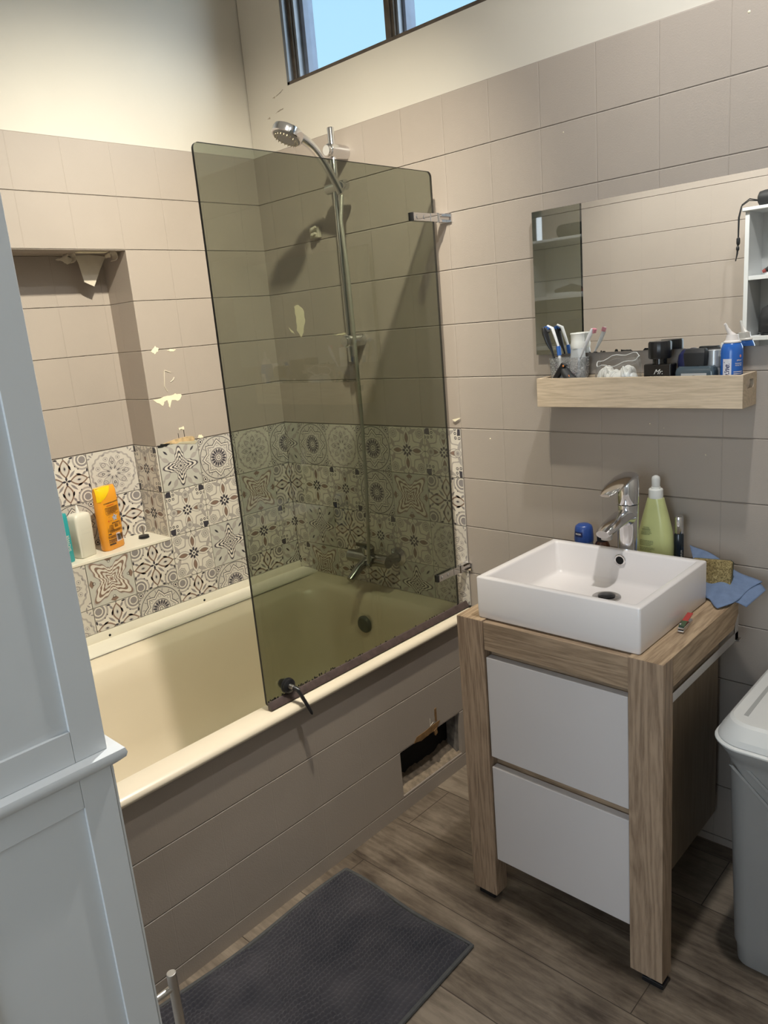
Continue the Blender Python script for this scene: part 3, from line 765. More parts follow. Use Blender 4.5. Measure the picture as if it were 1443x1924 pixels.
# ------------------------------------------------------------------ shower rail, head, hose, mixer
RXp, RYp = .440, -.055
rail = empty('shower_rail', (RXp, 0, 1.29), 'chrome vertical shower rail on the wall behind the glass screen', 'shower rail')
g = G(M_CHROME); g.lathe([(.0095, 1.283), (.0105, 1.285), (.0105, 1.965), (.0095, 1.967)], (RXp, RYp, 0), 24); T(g.build('pole', rail))
My = Matrix.Rotation(R(90), 4, 'X')
for z in (1.902, 1.348):
    g = G(M_CHROME)
    g.lathe([(.0205, 0), (.0205, .070), (.0200, .0715), (.0165, .073), (.0165, .079), (.0150, .081)], (RXp, 0, z), 30, M=My)
    T(g.build('bracket', rail, bevel=.001, seg=1))
g = G(M_CHROME)
g.tube([(RXp - .036, RYp, 1.800), (RXp + .050, RYp - .006, 1.800)], .0150, 22)
g.tube([(RXp + .036, RYp - .004, 1.800), (RXp + .048, RYp - .032, 1.795)], .0125, 18)
T(g.build('slider', rail, bevel=.001, seg=1))
hd = empty('hand_shower', (RXp + .045, RYp - .035, 1.79), 'round chrome hand shower head clipped at the top of the rail', 'shower head')
H0 = Vector((RXp + .050, RYp - .030, 1.775)); H1 = Vector((RXp + .022, -.213, 1.925))
axis = (H1 - H0).normalized()
g = G(M_CHROME, M_BLACK)
pts = [H0 + (H1 - H0) * s_ + Vector((0, 0, .030 * math.sin(PI * s_) ** 1.0)) for s_ in [k / 12 for k in range(13)]]
g.tube(pts, [.0105 + .0035 * s_ for s_ in [k / 12 for k in range(13)]], 18)
T(g.build('handle', hd))
HC = Vector((.470, -.252, 1.920))
fd = Vector((-.14, -.42, -.90)).normalized()       # direction the face sprays
q = fd.to_track_quat('Z', 'Y').to_matrix().to_4x4()
MH = Matrix.Translation(HC) @ q
g = G(M_CHROME, M_STEEL)
g.lathe([(.012, -.020), (.034, -.018), (.0425, -.0135), (.0445, -.008), (.0445, .0075), (.0425, .010), (.040, .010)], n=44, M=MH); T(g.build('head_body', hd))
g = G(plain('grey_spray_face', (.28, .28, .27), .5)); g.lathe([(.040, .0095), (.037, .0125), (.030, .0135), (.012, .0125)], n=36, M=MH); T(g.build('spray_face', hd))
g = G(plain('pale_nozzles', (.55, .50, .36), .5))
for ring, rad, n_ in ((0, .0335, 22), (1, .027, 16)):
    for k in range(n_):
        a = 2 * PI * k / n_; g.lathe([(.0017, .012), (.0009, .0178)], (0, 0, 0), 8, M=MH @ Matrix.Translation((rad * math.cos(a), rad * math.sin(a), 0)))
T(g.build('spray_nozzles', hd))
g = G(M_CHROME); g.tube([MH @ Vector((.040, .006, .004)), MH @ Vector((.052, .008, .010))], .004, 10); T(g.build('spray_selector', hd))
g = G(plain('ivory_hose', (.34, .33, .29), .4, .3, bumps=.001, bs=300))
hp = [H0 + Vector((.001, .002, -.006)), (.495, -.10, 1.70), (.503, -.10, 1.564), (.506, -.10, 1.348), (.506, -.10, 1.12), (.500, -.10, .916), (.486, -.10, .72), (.475, -.10, .615)]
g.tube(hp, .0058, 14)
o = g.build('shower_hose', None); tag(o, 'pale shower hose hanging from the shower head down to the bath mixer', 'shower hose')
mx = empty('bath_mixer', (.44, 0, .60), 'dark chrome bath mixer tap on the tiled wall behind the glass screen', 'tap')
M_DCH = plain('dull_chrome', (.35, .35, .35), .2, 1.0, var=.05, vs=20)
for x in (.375, .525):
    g = G(M_DCH); g.lathe([(.033, 0), (.033, .006), (.018, .012), (.016, .06)], (x, 0, .632), 26, M=My); T(g.build('wall_flange', mx))
g = G(M_DCH); g.tube([(.36, -.07, .632), (.54, -.07, .632)], .021, 24); g.tube([(.45, -.07, .632), (.45, -.12, .615), (.45, -.165, .585)], [.016, .015, .013], 18); g.tube([(.474, -.082, .64), (.475, -.10, .618)], .010, 14)
T(g.build('mixer_body', mx))
g = G(M_DCH); g.lathe([(.020, 0), (.022, .02), (.014, .03)], (.45, -.07, .650), 22); g.tube([(.45, -.075, .677), (.45, -.13, .70)], [.008, .006], 12); T(g.build('lever', mx))
# small cream double hook near the rail
g = G(plain('cream_hook_plastic', (.62, .58, .48), .45))
g.tube([(.262, -.010, 1.700), (.285, -.026, 1.703), (.303, -.026, 1.709)], [.006, .0065, .004], 12); g.tube([(.264, -.010, 1.686), (.285, -.026, 1.687), (.300, -.026, 1.690)], [.006, .0065, .004], 12)
g.box((.258, -.014, 1.678), (.300, 0, 1.712)); o = g.build('wall_hook', None, bevel=.002)
tag(o, 'small cream plastic hook on the wall beside the shower rail', 'hook')

# ================================================================== MIRROR AND TRAY
g = G(M_MIRROR, M_STEEL, M_DARK)
MX0, MX1, MZ0, MZ1 = 1.0935, 1.80, 1.277, 1.6305
g.box((MX0, -.016, MZ0), (MX1, -.011, MZ1), 1, faces={'-y': 0})
mir = g.build('wall_mirror', None, smooth=False)
tag(mir, 'frameless rectangular wall mirror above the wooden tray', 'mirror')
g = G(M_STEEL); g.box((MX0 + .02, -.011, MZ0 + .01), (MX1 - .02, 0, MZ1 - .01)); g.build('backing', mir, smooth=False)
for x, w, h in ((1.247, .006, .002), (1.262, .012, .002), (1.278, .004, .004), (1.285, .010, .0025), (1.318, .009, .0055), (1.332, .006, .004), (1.345, .03, .003), (1.40, .03, .005)):
    g = G(M_DARK); g.prism(ragged(x, MZ0 + .0002, [(-w / 2, 0), (w / 2, 0), (w / 3, h), (-w / 3, h)], int(x * 100), .0004), 'y', -.0163, -.0161); g.build('chipped_silvering', mir, smooth=False)

tray = empty('wooden_tray', (1.38, 0, 1.150), 'long pale wooden tray shelf below the mirror, with slot handles at its ends', 'tray')
TX0, TX1, TY0, TZ0, TZ1 = 1.134, 1.637, -.086, 1.150, 1.2215
th = .0085
g = G(M_TRAY); g.box((TX0, TY0, TZ0), (TX1, TY0 + th, TZ1)); T(g.build('front_panel', tray, bevel=.0008, seg=1))
g = G(M_TRAY); g.box((TX0 + th, -th, TZ0), (TX1 - th, -.0005, TZ1)); T(g.build('back_panel', tray, bevel=.0008, seg=1))
g = G(M_TRAY); g.box((TX0 + .002, TY0 + th, TZ0), (TX1 - .002, -th, TZ0 + .006)); T(g.build('bottom_panel', tray))
for x0 in (TX0, TX1 - th):
    ya, yb = TY0 + th, -.0005
    outer = [(ya, TZ0), (yb, TZ0), (yb, TZ1), (ya, TZ1)]
    slot = rrect(-.041, TZ1 - .0225, .0235, .0098, .0096, 6)
    bm = bmesh.new()
    eds = []
    for loop in (outer, slot):
        vs = [bm.verts.new((x0, y, z)) for y, z in loop]
        eds += [bm.edges.new((vs[i], vs[(i + 1) % len(vs)])) for i in range(len(vs))]
    bmesh.ops.triangle_fill(bm, use_beauty=True, edges=eds)
    ext = bmesh.ops.extrude_face_region(bm, geom=bm.faces[:])
    bmesh.ops.translate(bm, vec=(th, 0, 0), verts=[v for v in ext['geom'] if isinstance(v, bmesh.types.BMVert)])
    bmesh.ops.recalc_face_normals(bm, faces=bm.faces[:])
    me = bpy.data.meshes.new('end_panel'); bm.to_mesh(me); bm.free(); me.materials.append(M_TRAY)
    o = bpy.data.objects.new('end_panel', me); COL.objects.link(o); o.parent = tray; T(o)

TB = TZ0 + .0062     # tray floor
# tumbler with brushes
t_ = NT('hammered_clear_plastic'); t_.n.remove(t_.b)
tr = t_.new('ShaderNodeBsdfTransparent'); tr.inputs[0].default_value = (.80, .81, .82, 1)
df = t_.new('ShaderNodeBsdfGlossy'); df.inputs['Roughness'].default_value = .25
di = t_.new('ShaderNodeBsdfDiffuse'); di.inputs[0].default_value = (.75, .75, .75, 1)
vo = t_.new('ShaderNodeTexVoronoi'); t_.l.new(t_.pos(), vo.inputs['Vector']); vo.inputs['Scale'].default_value = 260
fr = t_.ramp(vo.outputs['Distance'], [(.12, (.95, .95, .95)), (.45, (.22, .22, .22))])
m1 = t_.new('ShaderNodeMixShader'); m1.inputs[0].default_value = .5; t_.l.new(df.outputs[0], m1.inputs[1]); t_.l.new(di.outputs[0], m1.inputs[2])
m2 = t_.new('ShaderNodeMixShader'); t_.l.new(fr, m2.inputs[0]); t_.l.new(tr.outputs[0], m2.inputs[1]); t_.l.new(m1.outputs[0], m2.inputs[2]); t_.l.new(m2.outputs[0], t_.out.inputs[0])
M_HAMMER = done(t_, 'hammered_clear_plastic')
g = G(M_HAMMER)
cx, cy = 1.201, -.037
rs = []
for z, hx, hy in ((TB, .043, .020), (TB + .004, .044, .021), (TB + .113, .0515, .0235)): rs.append([(cx + x, cy + y, z) for x, y in rrect(0, 0, hx, hy, .018, 6)])
for z, hx, hy in ((TB + .113, .0500, .0220), (TB + .006, .0425, .0195)): rs.append([(cx + x, cy + y, z) for x, y in rrect(0, 0, hx, hy, .017, 6)])
g.rings(rs, 0, True, True)
o = g.build('tumbler', None); tag(o, 'clear hammered plastic tumbler holding toothbrushes on the wooden tray', 'tumbler')
M_TBW = plain('white_brush_plastic', (.75, .76, .78), .3); M_TBB = plain('blue_brush_plastic', (.03, .12, .42), .3); M_TBP = plain('pink_brush_plastic', (.62, .25, .30), .35)
M_PURP = plain('dark_purple_grip', (.06, .03, .06), .4)
M_BRIS = plain('white_bristles', (.7, .74, .75), .7, bumps=.001, bs=900)
def brush(name, pts, rad, hm, label, neck=None, bris=None, bdir=None, accents=()):
    r_ = empty(name, pts[-1], label, 'toothbrush')
    g = G(hm); g.tube(pts, rad, 12, sy=.75); T(g.build('handle', r_))
    a, b = Vector(pts[0]), Vector(pts[1])
    if bris:
        g = G(bris); d = (b - a).normalized(); s_ = Vector(bdir).normalized(); w = d.cross(s_).normalized()
        for k in range(6):
            for j in (-1, 0, 1):
                p = a + (b - a) * (.18 + .13 * k) + w * j * .0032
                g.tube([p + s_ * .003, p + s_ * .013], .0019, 6)
        T(g.build('bristles', r_))
    for i0, i1, m, rr in accents:
        g = G(m); seg = [Vector(p) for p in pts[i0:i1 + 1]]; g.tube(seg, rr, 12, sy=.8); T(g.build('grip', r_))
    return r_
brush('toothbrush', [(1.136, -.047, 1.346), (1.1405, -.047, 1.332), (1.148, -.046, 1.308), (1.158, -.045, 1.285), (1.166, -.044, 1.255), (1.176, -.042, 1.20), (1.182, -.040, TB + .010)],
      [.0065, .0105, .0085, .0035, .0035, .0042, .004], M_BLACK, 'black toothbrush leaning left in the tumbler', bris=M_BLACKM, bdir=(.7, .5, .1), accents=((4, 5, M_PURP, .005),))
brush('toothbrush', [(1.1435, -.040, 1.350), (1.157, -.040, 1.343), (1.166, -.040, 1.318), (1.173, -.040, 1.298), (1.176, -.041, 1.275), (1.178, -.042, 1.25), (1.184, -.044, 1.20), (1.190, -.046, TB + .010)],
      [.0035, .0055, .0045, .0036, .0048, .006, .006, .005], M_TBW, 'white and blue toothbrush beside the black one in the tumbler', bris=M_TBB, bdir=(-.8, -.2, -.3), accents=((3, 4, M_TBB, .0062),))
brush('toothbrush', [(1.272, -.050, 1.336), (1.268, -.050, 1.325), (1.257, -.050, 1.303), (1.244, -.049, 1.278), (1.230, -.048, 1.255), (1.218, -.047, 1.232), (1.206, -.046, 1.20), (1.196, -.044, TB + .010)],
      [.003, .0065, .006, .0030, .0032, .0045, .0055, .004], plain('pearl_brush_plastic', (.72, .72, .74), .25), 'pearl white and pink toothbrush leaning right in the tumbler', bris=M_TBP, bdir=(.3, .95, .05), accents=((5, 6, M_TBP, .0062),))
tp = empty('toothpaste_tube', (1.222, -.032, TB + .006), 'white toothpaste tube standing cap up in the tumbler', 'toothpaste')
g = G(plain('grey_white_tube', (.55, .57, .58), .3)); cx, cy = 1.222, -.030
g.rings([[(cx + x, cy + y, z) for x, y in rrect(0, 0, a, b, min(a, b) * .9, 6)] for z, a, b in ((TB + .008, .022, .004), (1.24, .021, .010), (1.278, .018, .0145), (1.292, .016, .015))]); T(g.build('tube_body', tp))
g = G(plain('white_cap_plastic', (.78, .78, .74), .35)); g.lathe([(.0165, 1.290), (.0178, 1.300), (.0165, 1.306), (.0168, 1.322), (.0182, 1.326), (.017, 1.328)], (cx, cy, 0), 28); T(g.build('cap', tp))
# razor
rz = empty('razor', (1.22, -.066, 1.222), 'black razor with orange accents leaning on the front of the tumbler', 'razor')
M_OR = plain('orange_accent', (.75, .25, .06), .4)
g = G(M_BLACKM); g.tube([(1.203, -.068, 1.246), (1.207, -.070, 1.238), (1.216, -.071, 1.226), (1.236, -.070, 1.212), (1.258, -.068, 1.196), (1.275, -.066, 1.176)], [.008, .013, .0150, .011, .007, .005], 14, sy=.6); T(g.build('handle', rz))
MR = Matrix.Translation((1.192, -.070, 1.240)) @ Matrix.Rotation(R(-28), 4, 'Y') @ Matrix.Rotation(R(15), 4, 'Z')
g = G(M_BLACK, M_STEEL, M_OR); Mr2 = Matrix.Translation((1.194, -.071, 1.237)) @ Matrix.Rotation(R(35), 4, 'Y')
g.box((-.0060, -.006, -.023), (.005, .006, .023), 0, Mr2); g.box((-.0070, -.005, -.020), (-.0060, .005, .020), 1, Mr2); g.box((-.002, -.0065, .019), (.006, .0065, .0225), 0, Mr2); g.box((.0, -.0068, .017), (.0045, -.0058, .0215), 2, Mr2)
T(g.build('razor_head', rz, bevel=.001, seg=1))
g = G(M_OR); g.tube([(1.222, -.0790, 1.229), (1.226, -.0792, 1.221), (1.231, -.0785, 1.214)], .0011, 6); T(g.build('accent_line', rz))
# bag of cotton pads
g = G(M_FILM); cx = 1.335
n = 28; rs = []
for z, a, b, tilt in ((TB, .054, .026, 0), (1.19, .057, .030, 0), (1.222, .058, .030, .002), (1.242, .057, .028, .006), (1.2515, .055, .022, .010), (1.259, .054, .019, .013)):
    rs.append([(cx + a * math.cos(2 * PI * k / n), -.044 + b * math.sin(2 * PI * k / n) + .0015 * math.sin(9 * k), z + tilt * math.sin(2 * PI * k / n * 1.0 + .6) + .003 * math.sin(5 * k)) for k in range(n)])
g.rings(rs, 0, True, False)
pb = g.build('plastic_bag', None); tag(pb, 'open clear plastic bag of white cotton pads in the middle of the tray', 'bag')
g = G(plain('folded_film_edge', (.62, .62, .60), .3)); g.tube([rs[-1][k % n] for k in range(n + 1)], .0011, 6); g.build('folded_rim', pb)
g = G(M_FILM); g.tube([(p[0], p[1], p[2]) for p in (rs[-2] + rs[-2][:1])], .0008, 6); g.build('folded_rim', pb)
g = G(plain('white_cotton', (.80, .79, .74), .95, bumps=.002, bs=300)); rg = random.Random(11)
for k in range(11):
    Mc = Matrix.Translation((cx - .035 + .007 * k, -.044 + rg.uniform(-.004, .004), 1.2125 + .006 * math.sin(k * .9) + .006)) @ Matrix.Rotation(R(rg.uniform(60, 110)), 4, 'Y') @ Matrix.Rotation(rg.uniform(-.4, .4), 4, 'X')
    g.lathe([(.012, -.003), (.021, -.0022), (.0225, 0), (.021, .0022), (.012, .003)], n=20, M=Mc)
g.rings([[(cx + a * math.cos(2 * PI * k / 24), -.044 + b * math.sin(2 * PI * k / 24), z) for k in range(24)] for z, a, b in ((TB + .003, .050, .023), (1.212, .053, .026), (1.226, .046, .021), (1.233, .025, .012))])
o = g.build('cotton_pads', None, angle=60); tag(o, 'white cotton pads packed inside the clear plastic bag', 'cotton pads', kind='stuff')
# black square perfume bottle
M_INKB = plain('black_glass', (.015, .014, .013), .12); M_LET = plain('white_print', (.72, .70, .66), .5); M_LETB = plain('dark_print', (.02, .02, .02), .6)
pf = empty('perfume_bottle', (1.440, -.048, TB), 'square black perfume bottle with a big round black cap', 'perfume bottle')
g = G(M_INKB); g.box((1.409, -.066, TB), (1.474, -.032, 1.248)); T(g.build('bottle_body', pf, bevel=.0035, seg=3))
g = G(M_INKB); g.lathe([(.016, 1.247), (.016, 1.262)], (1.441, -.049, 0), 28); T(g.build('neck', pf))
g = G(M_BLACK)
n = 60; g.rings([[(1.441 + r * (1 - .025 * (k % 3 == 0)) * math.cos(2 * PI * k / n), -.049 + r * .0 + r * (1 - .025 * (k % 3 == 0)) * math.sin(2 * PI * k / n), z) for k in range(n)] for r, z in ((.0235, 1.2595), (.0255, 1.262), (.0255, 1.295), (.0235, 1.2985))]); T(g.build('cap', pf, angle=50))
g = G(M_LET); fnp = lambda u, v: (1.444 + u, -.0664, 1.222 + v)
text_geo('Mr.', .016, lambda u, v: fnp(u, v + .008), g, 0, shear=.5); text_geo('BURBERRY', .0072, lambda u, v: fnp(u, v - .004), g, 0, spacing=1.15); T(g.build('lettering', pf, smooth=False))
# dark blue ball-shaped cap behind
g = G(plain('midnight_blue_plastic', (.022, .026, .085), .25)); g.lathe([(.022, TB), (.024, TB + .03), (.020, TB + .062), (.0225, 1.235), (.0240, 1.250), (.0215, 1.264), (.014, 1.274), (.005, 1.2775)], (1.499, -.030, 0), 28, sy=.85)
o = g.build('round_bottle', None, angle=60); tag(o, 'midnight blue round-topped bottle behind the clear aftershave bottle', 'bottle')
# clear bottle with black trapezoid cap
M_BG = plain('blue_grey_liquid', (.10, .14, .17), .06)
M_BG.node_tree.nodes['Principled BSDF'].inputs['Transmission Weight'].default_value = .35
gb = empty('aftershave_bottle', (1.527, -.055, TB), 'clear blue-grey aftershave bottle with an angular black cap', 'aftershave bottle')
g = G(M_BG)
g.rings([[(1.528 + x, -.057 + y, z) for x, y in rrect(0, 0, a, b, .006, 4)] for z, a, b in ((TB, .040, .014), (TB + .003, .043, .0165), (1.228, .043, .0165), (1.236, .041, .0155), (1.241, .036, .013))]); T(g.build('bottle_body', gb, angle=50))
g = G(M_BLACKM)
g.rings([[(1.526 + x, -.055 + y, z) for x, y in rrect(0, 0, a, b, .002, 2)] for z, a, b in ((1.2415, .0215, .012), (1.262, .0235, .014), (1.270, .0232, .0135), (1.2785, .0205, .008))]); T(g.build('cap', gb, angle=25))
g = G(plain('pale_grey_label', (.50, .50, .50), .5), M_LETB, M_LET)
fl = lambda u, v, d=0: (1.528 + u, -.0738 - d, 1.207 + v)
g.add([fl(-.028, -.03), fl(.028, -.03), fl(.028, .019), fl(-.028, .019)], [(0, 1, 2, 3)], 0)
g.add([fl(.0145 * math.cos(a * PI / 12), .0008 + .014 * math.sin(a * PI / 12), .0002) for a in range(24)], [tuple(range(24))], 1)
text_geo('LABELL', .0066, lambda u, v: fl(u, v + .009, .0004), g, 2, bold=.0001); T(g.build('front_label', gb, smooth=False, fix=False))
# silver grey ribbed cap and black tube with white cap
g = G(plain('silver_plastic', (.50, .51, .52), .25, .4)); g.lathe([(.013, TB), (.013, 1.235), (.0125, 1.236), (.0135, 1.2365), (.0135, 1.272), (.012, 1.2735)], (1.558, -.034, 0), 30)
o = g.build('silver_bottle', None); tag(o, 'slim silver-grey bottle just behind the clear aftershave bottle', 'bottle')
wt = empty('small_tube', (1.583, -.036, TB), 'small black tube with a white cap left of the blue spray can', 'tube')
g = G(M_BLACK); g.lathe([(.0125, TB), (.0125, 1.2585)], (1.583, -.030, 0), 26); T(g.build('tube_body', wt))
g = G(MATS['white_cap_plastic']); g.lathe([(.0130, 1.2585), (.0125, 1.285), (.0112, 1.2875)], (1.583, -.030, 0), 26); T(g.build('cap', wt))
g = G(M_LET); n = 20; cc = (1.5765, 1.238)
g.add([(1.578 + .0038 * math.cos(2 * PI * k / n), -.0425, 1.236 + .0038 * math.sin(2 * PI * k / n)) for k in range(n)] + [(1.578 + .0030 * math.cos(2 * PI * k / n), -.0425, 1.236 + .0030 * math.sin(2 * PI * k / n)) for k in range(n)], [(k, (k + 1) % n, n + (k + 1) % n, n + k) for k in range(n)]); T(g.build('ring_mark', wt, smooth=False))
# blue nasal spray can
M_SPB = plain('bright_blue_can', (.028, .135, .50), .22); M_NOZ = plain('white_nozzle', (.80, .74, .70), .35)
sp = empty('spray_can', (1.600, -.052, TB), "bright blue nasal spray can with a white nozzle at the right end of the tray", 'spray can')
SPC = (1.6015, -.053)
g = G(M_SPB); g.lathe([(.021, TB), (.0225, TB + .003), (.0225, 1.268), (.0215, 1.277), (.0185, 1.285), (.0155, 1.2885)], SPC + (0,), 40); T(g.build('can_body', sp, angle=60))
g = G(M_NOZ); g.lathe([(.0150, 1.287), (.0178, 1.288), (.0180, 1.2905), (.0150, 1.292), (.0138, 1.293), (.0120, 1.3035), (.0118, 1.305)], SPC + (0,), 32)
g.tube([(SPC[0] + .002, SPC[1] - .001, 1.301), (SPC[0] - .004, SPC[1] - .005, 1.309), (SPC[0] - .009, SPC[1] - .009, 1.320), (SPC[0] - .0108, SPC[1] - .0105, 1.3265), (SPC[0] - .0125, SPC[1] - .012, 1.328)], [.0075, .0052, .0032, .0030, .0030], 14); T(g.build('nozzle', sp))
vd = math.atan2(-1.779 - SPC[1], 2.193 - SPC[0])      # camera bearing only used to turn the printed face
face = R(-56)
def cyl(cxy, r, a0, z0): return lambda u, v, d=0: (cxy[0] + (r + d) * math.cos(a0 + u / r), cxy[1] + (r + d) * math.sin(a0 + u / r), z0 + v)
cf = cyl(SPC, .0227, face, 1.215)
g = G(plain('pale_label', (.66, .66, .72), .4), plain('navy_print', (.02, .03, .12), .5), M_LET, plain('coral_drop', (.8, .3, .22), .5))
ns = 10
def strip(g, fn, u0, u1, v0, v1, mi, d=0, n=10):
    g.add([fn(u0 + (u1 - u0) * k / n, v, d) for v in (v0, v1) for k in range(n + 1)], [(k, k + 1, n + 2 + k, n + 1 + k) for k in range(n)], mi)
strip(g, cf, -.0250, -.0065, -.055, .040, 0, .0001)
text_geo('proRhinel', .0165, lambda u, v: cf(-.0155 - v, u - .002, .0004), g, 1, bold=.0003, shear=.35)
g.add([cf(.0125 + .0022 * math.cos(a * PI / 6), .045 + .0030 * math.sin(a * PI / 6), .0003) for a in range(12)], [tuple(range(12))], 3)
text_geo('SPRAY', .0042, lambda u, v: cf(.0100 + u, .036 + v, .0003), g, 2, bold=.0001)
text_geo('ENFANTS', .0036, lambda u, v: cf(.0085 + u, .0295 + v, .0003), g, 2, bold=.00008); text_geo('ADULTES', .0036, lambda u, v: cf(.0085 + u, .0255 + v, .0003), g, 2, bold=.00008)
micro(g, lambda u, v: cf(u, v, .0003), -.002, .018, .0115, .0042, 5, .0016, 2, 5)
T(g.build('printed_label', sp, smooth=False, fix=False))

# ================================================================== VANITY
VZ = .738; FY = -.523; VX0, VX1 = 1.176, 1.655
van = empty('vanity_unit', (1.415, -.27, 0), 'ash wood basin cabinet with two white drawers on castors', 'vanity cabinet')
g = G(M_ASH); g.box((1.585, FY, .022), (1.655, FY + .045, VZ - .0005)); T(g.build('leg', van, bevel=.0015))
g = G(M_ASH); g.box((1.176, FY, .022), (1.245, FY + .045, VZ - .0005)); T(g.build('leg', van, bevel=.0015))
g = G(M_ASHY); g.prism([(FY + .0455, VZ), (-.130, VZ), (-.130, VZ - .034), (-.155, VZ - .062), (FY + .0455, VZ - .062)], 'x', 1.5852, 1.655); g.box((1.5852, FY + .0002, VZ - .0004), (1.6548, FY + .0455, VZ)); T(g.build('side_beam', van, bevel=.001, seg=1))
g = G(M_ASHY); g.prism([(FY + .0455, VZ), (-.010, VZ), (-.010, VZ - .062), (FY + .0455, VZ - .062)], 'x', 1.176, 1.2448); g.box((1.1762, FY + .0002, VZ - .0004), (1.2448, FY + .0455, VZ)); T(g.build('side_beam', van, bevel=.001, seg=1))
for x0, x1 in ((1.176, 1.245), (1.585, 1.655)):
    g = G(M_ASH); g.box((x0, -.055 if x0 < 1.5 else -.20, .022), (x1, -.012 if x0 < 1.5 else -.16, VZ - .0625))
    if x0 < 1.5: T(g.build('leg', van, bevel=.0015))
g = G(M_ASHX); g.box((1.2455, FY + .004, VZ - .070), (1.5848, FY + .024, VZ - .003)); T(g.build('front_rail', van, bevel=.001, seg=1))
g = G(M_ASHY); g.box((1.2455, FY + .0245, VZ - .022), (1.5848, -.006, VZ - .002)); T(g.build('worktop', van, bevel=.001, seg=1))
g = G(M_CARC); g.box((1.2470, FY + .052, .125), (1.5848, -.045, VZ - .0225)); T(g.build('carcass', van, smooth=False))
for z0, z1 in ((.370, .400), (VZ - .105, VZ - .0705)):
    g = G(M_ASHX); g.box((1.2460, FY + .030, z0), (1.5846, FY + .051, z1)); T(g.build('inner_rail', van, smooth=False))
for z0, z1 in ((.4010, .650), (.124, .3745)):
    g = G(M_WHITE); g.box((1.2475, FY + .006, z0), (1.5825, FY + .026, z1)); T(g.build('drawer_front', van, bevel=.002, seg=3))
g = G(M_STEEL); g.box((1.640, FY + .045, .628), (1.644, -.092, .648)); g.box((1.640, -.112, .628), (1.644, -.092, VZ - .05)); g.box((1.640, -.112, .628), (1.652, -.092, .632))
T(g.build('towel_bar', van, bevel=.0006, seg=1))
g = G(M_BLACK)
for x, y in ((1.632, FY + .020), (1.198, FY + .022)):
    pass
for x, y in ((1.628, FY + .018), (1.205, FY + .022), (1.205, -.035)):
    g = G(M_BLACK); g.box((x - .020, y - .012, .0), (x + .026, y + .020, .012)); T(g.build('foot_pad', van, bevel=.002))
    g = G(M_STEEL); g.lathe([(.009, .010), (.009, .0225)], (x - .004, y, 0), 16); T(g.build('castor_stem', van))

# basin
bs = empty('washbasin', (1.415, -.343, VZ), 'white rectangular countertop washbasin standing on the wooden vanity', 'washbasin')
BX0, BX1, BY0, BY1, BZ1 = 1.2245, 1.6035, -.507, -.178, .8335
def rr(i, z, r, dz=0, dx=0): return [(x, y, z) for x, y in rrect((BX0 + BX1) / 2, (BY0 + BY1) / 2, (BX1 - BX0) / 2 - i, (BY1 - BY0) / 2 - i, r, 4)]
g = G(M_CER)
g.rings([rr(.003, VZ, .004), rr(.0005, VZ + .003, .005), rr(0, VZ + .02, .005), rr(0, BZ1 - .003, .005), rr(.001, BZ1 - .001, .005), rr(.003, BZ1, .005),
         rr(.0145, BZ1, .006), rr(.0165, BZ1 - .001, .007), rr(.0180, BZ1 - .005, .008), rr(.028, VZ + .030, .012), rr(.033, VZ + .0225, .014), rr(.042, VZ + .0200, .016), rr(.10, VZ + .0180, .03)])
T(g.build('bowl', bs, angle=50))
g = G(M_STEEL, M_BLACK); g.lathe([(.031, .0), (.031, .0025), (.023, .0035), (.021, .001)], (1.430, -.302, VZ + .0185), 36); T(g.build('drain_ring', bs))
g = G(M_BLACK); g.lathe([(.0185, 0), (.0185, .0045), (.015, .006), (.004, .0065)], (1.430, -.302, VZ + .0190), 32); T(g.build('drain_plug', bs))
g = G(M_CHROME, M_DARK); Mo = Matrix.Translation((1.413, -.2003, .8115)) @ Matrix.Rotation(R(90), 4, 'X')
n = 32; g.lathe([(.0135, -.002), (.0140, .0015), (.0125, .0030), (.0096, .0025), (.0092, .0008)], n=n, M=Mo, cap1=False); g.lathe([(.0094, .0004), (.0094, .0010)], n=n, M=Mo, mi=1); T(g.build('overflow_ring', bs))

# faucet
FX, FYy = 1.4065, -.145
fc = empty('faucet', (FX, FYy, VZ), 'tall chrome mixer faucet behind the washbasin', 'faucet')
g = G(M_CHROME); g.lathe([(.0285, VZ), (.0285, VZ + .004), (.0245, VZ + .008), (.0235, VZ + .03), (.0235, VZ + .155), (.0245, VZ + .195)], (FX, FYy, 0), 40); T(g.build('faucet_body', fc))
g = G(M_CHROME)
def sec(y, z, w, h, tilt=0):
    return [(FX + w * math.cos(a), y + h * math.sin(a) * math.sin(tilt), z + h * math.sin(a) * math.cos(tilt)) for a in [2 * PI * k / 28 for k in range(28)]]
g.rings([sec(FYy - .005, .903, .0235, .024, .6), sec(FYy - .035, .908, .0232, .0165, .35), sec(FYy - .075, .903, .0225, .0135, .2), sec(FYy - .110, .895, .0205, .0120, .1), sec(FYy - .126, .8905, .016, .0085, 0)]); T(g.build('spout', fc, angle=60))
g = G(M_STEEL); g.lathe([(.0125, .875), (.0125, .886)], (FX, FYy - .106, 0), 24); T(g.build('aerator', fc))
g = G(M_CHROME); g.lathe([(.0240, VZ + .1965), (.0250, VZ + .199), (.0252, VZ + .235), (.0245, VZ + .256), (.020, VZ + .263)], (FX, FYy, 0), 40)
g.rings([sec(FYy + .010, 1.000, .0225, .008, .3), sec(FYy - .030, .997, .0235, .0085, .2), sec(FYy - .070, .988, .0225, .0065, .2), sec(FYy - .100, .980, .0185, .0048, .2), sec(FYy - .112, .977, .012, .0028, .2)]); T(g.build('lever', fc, angle=50))

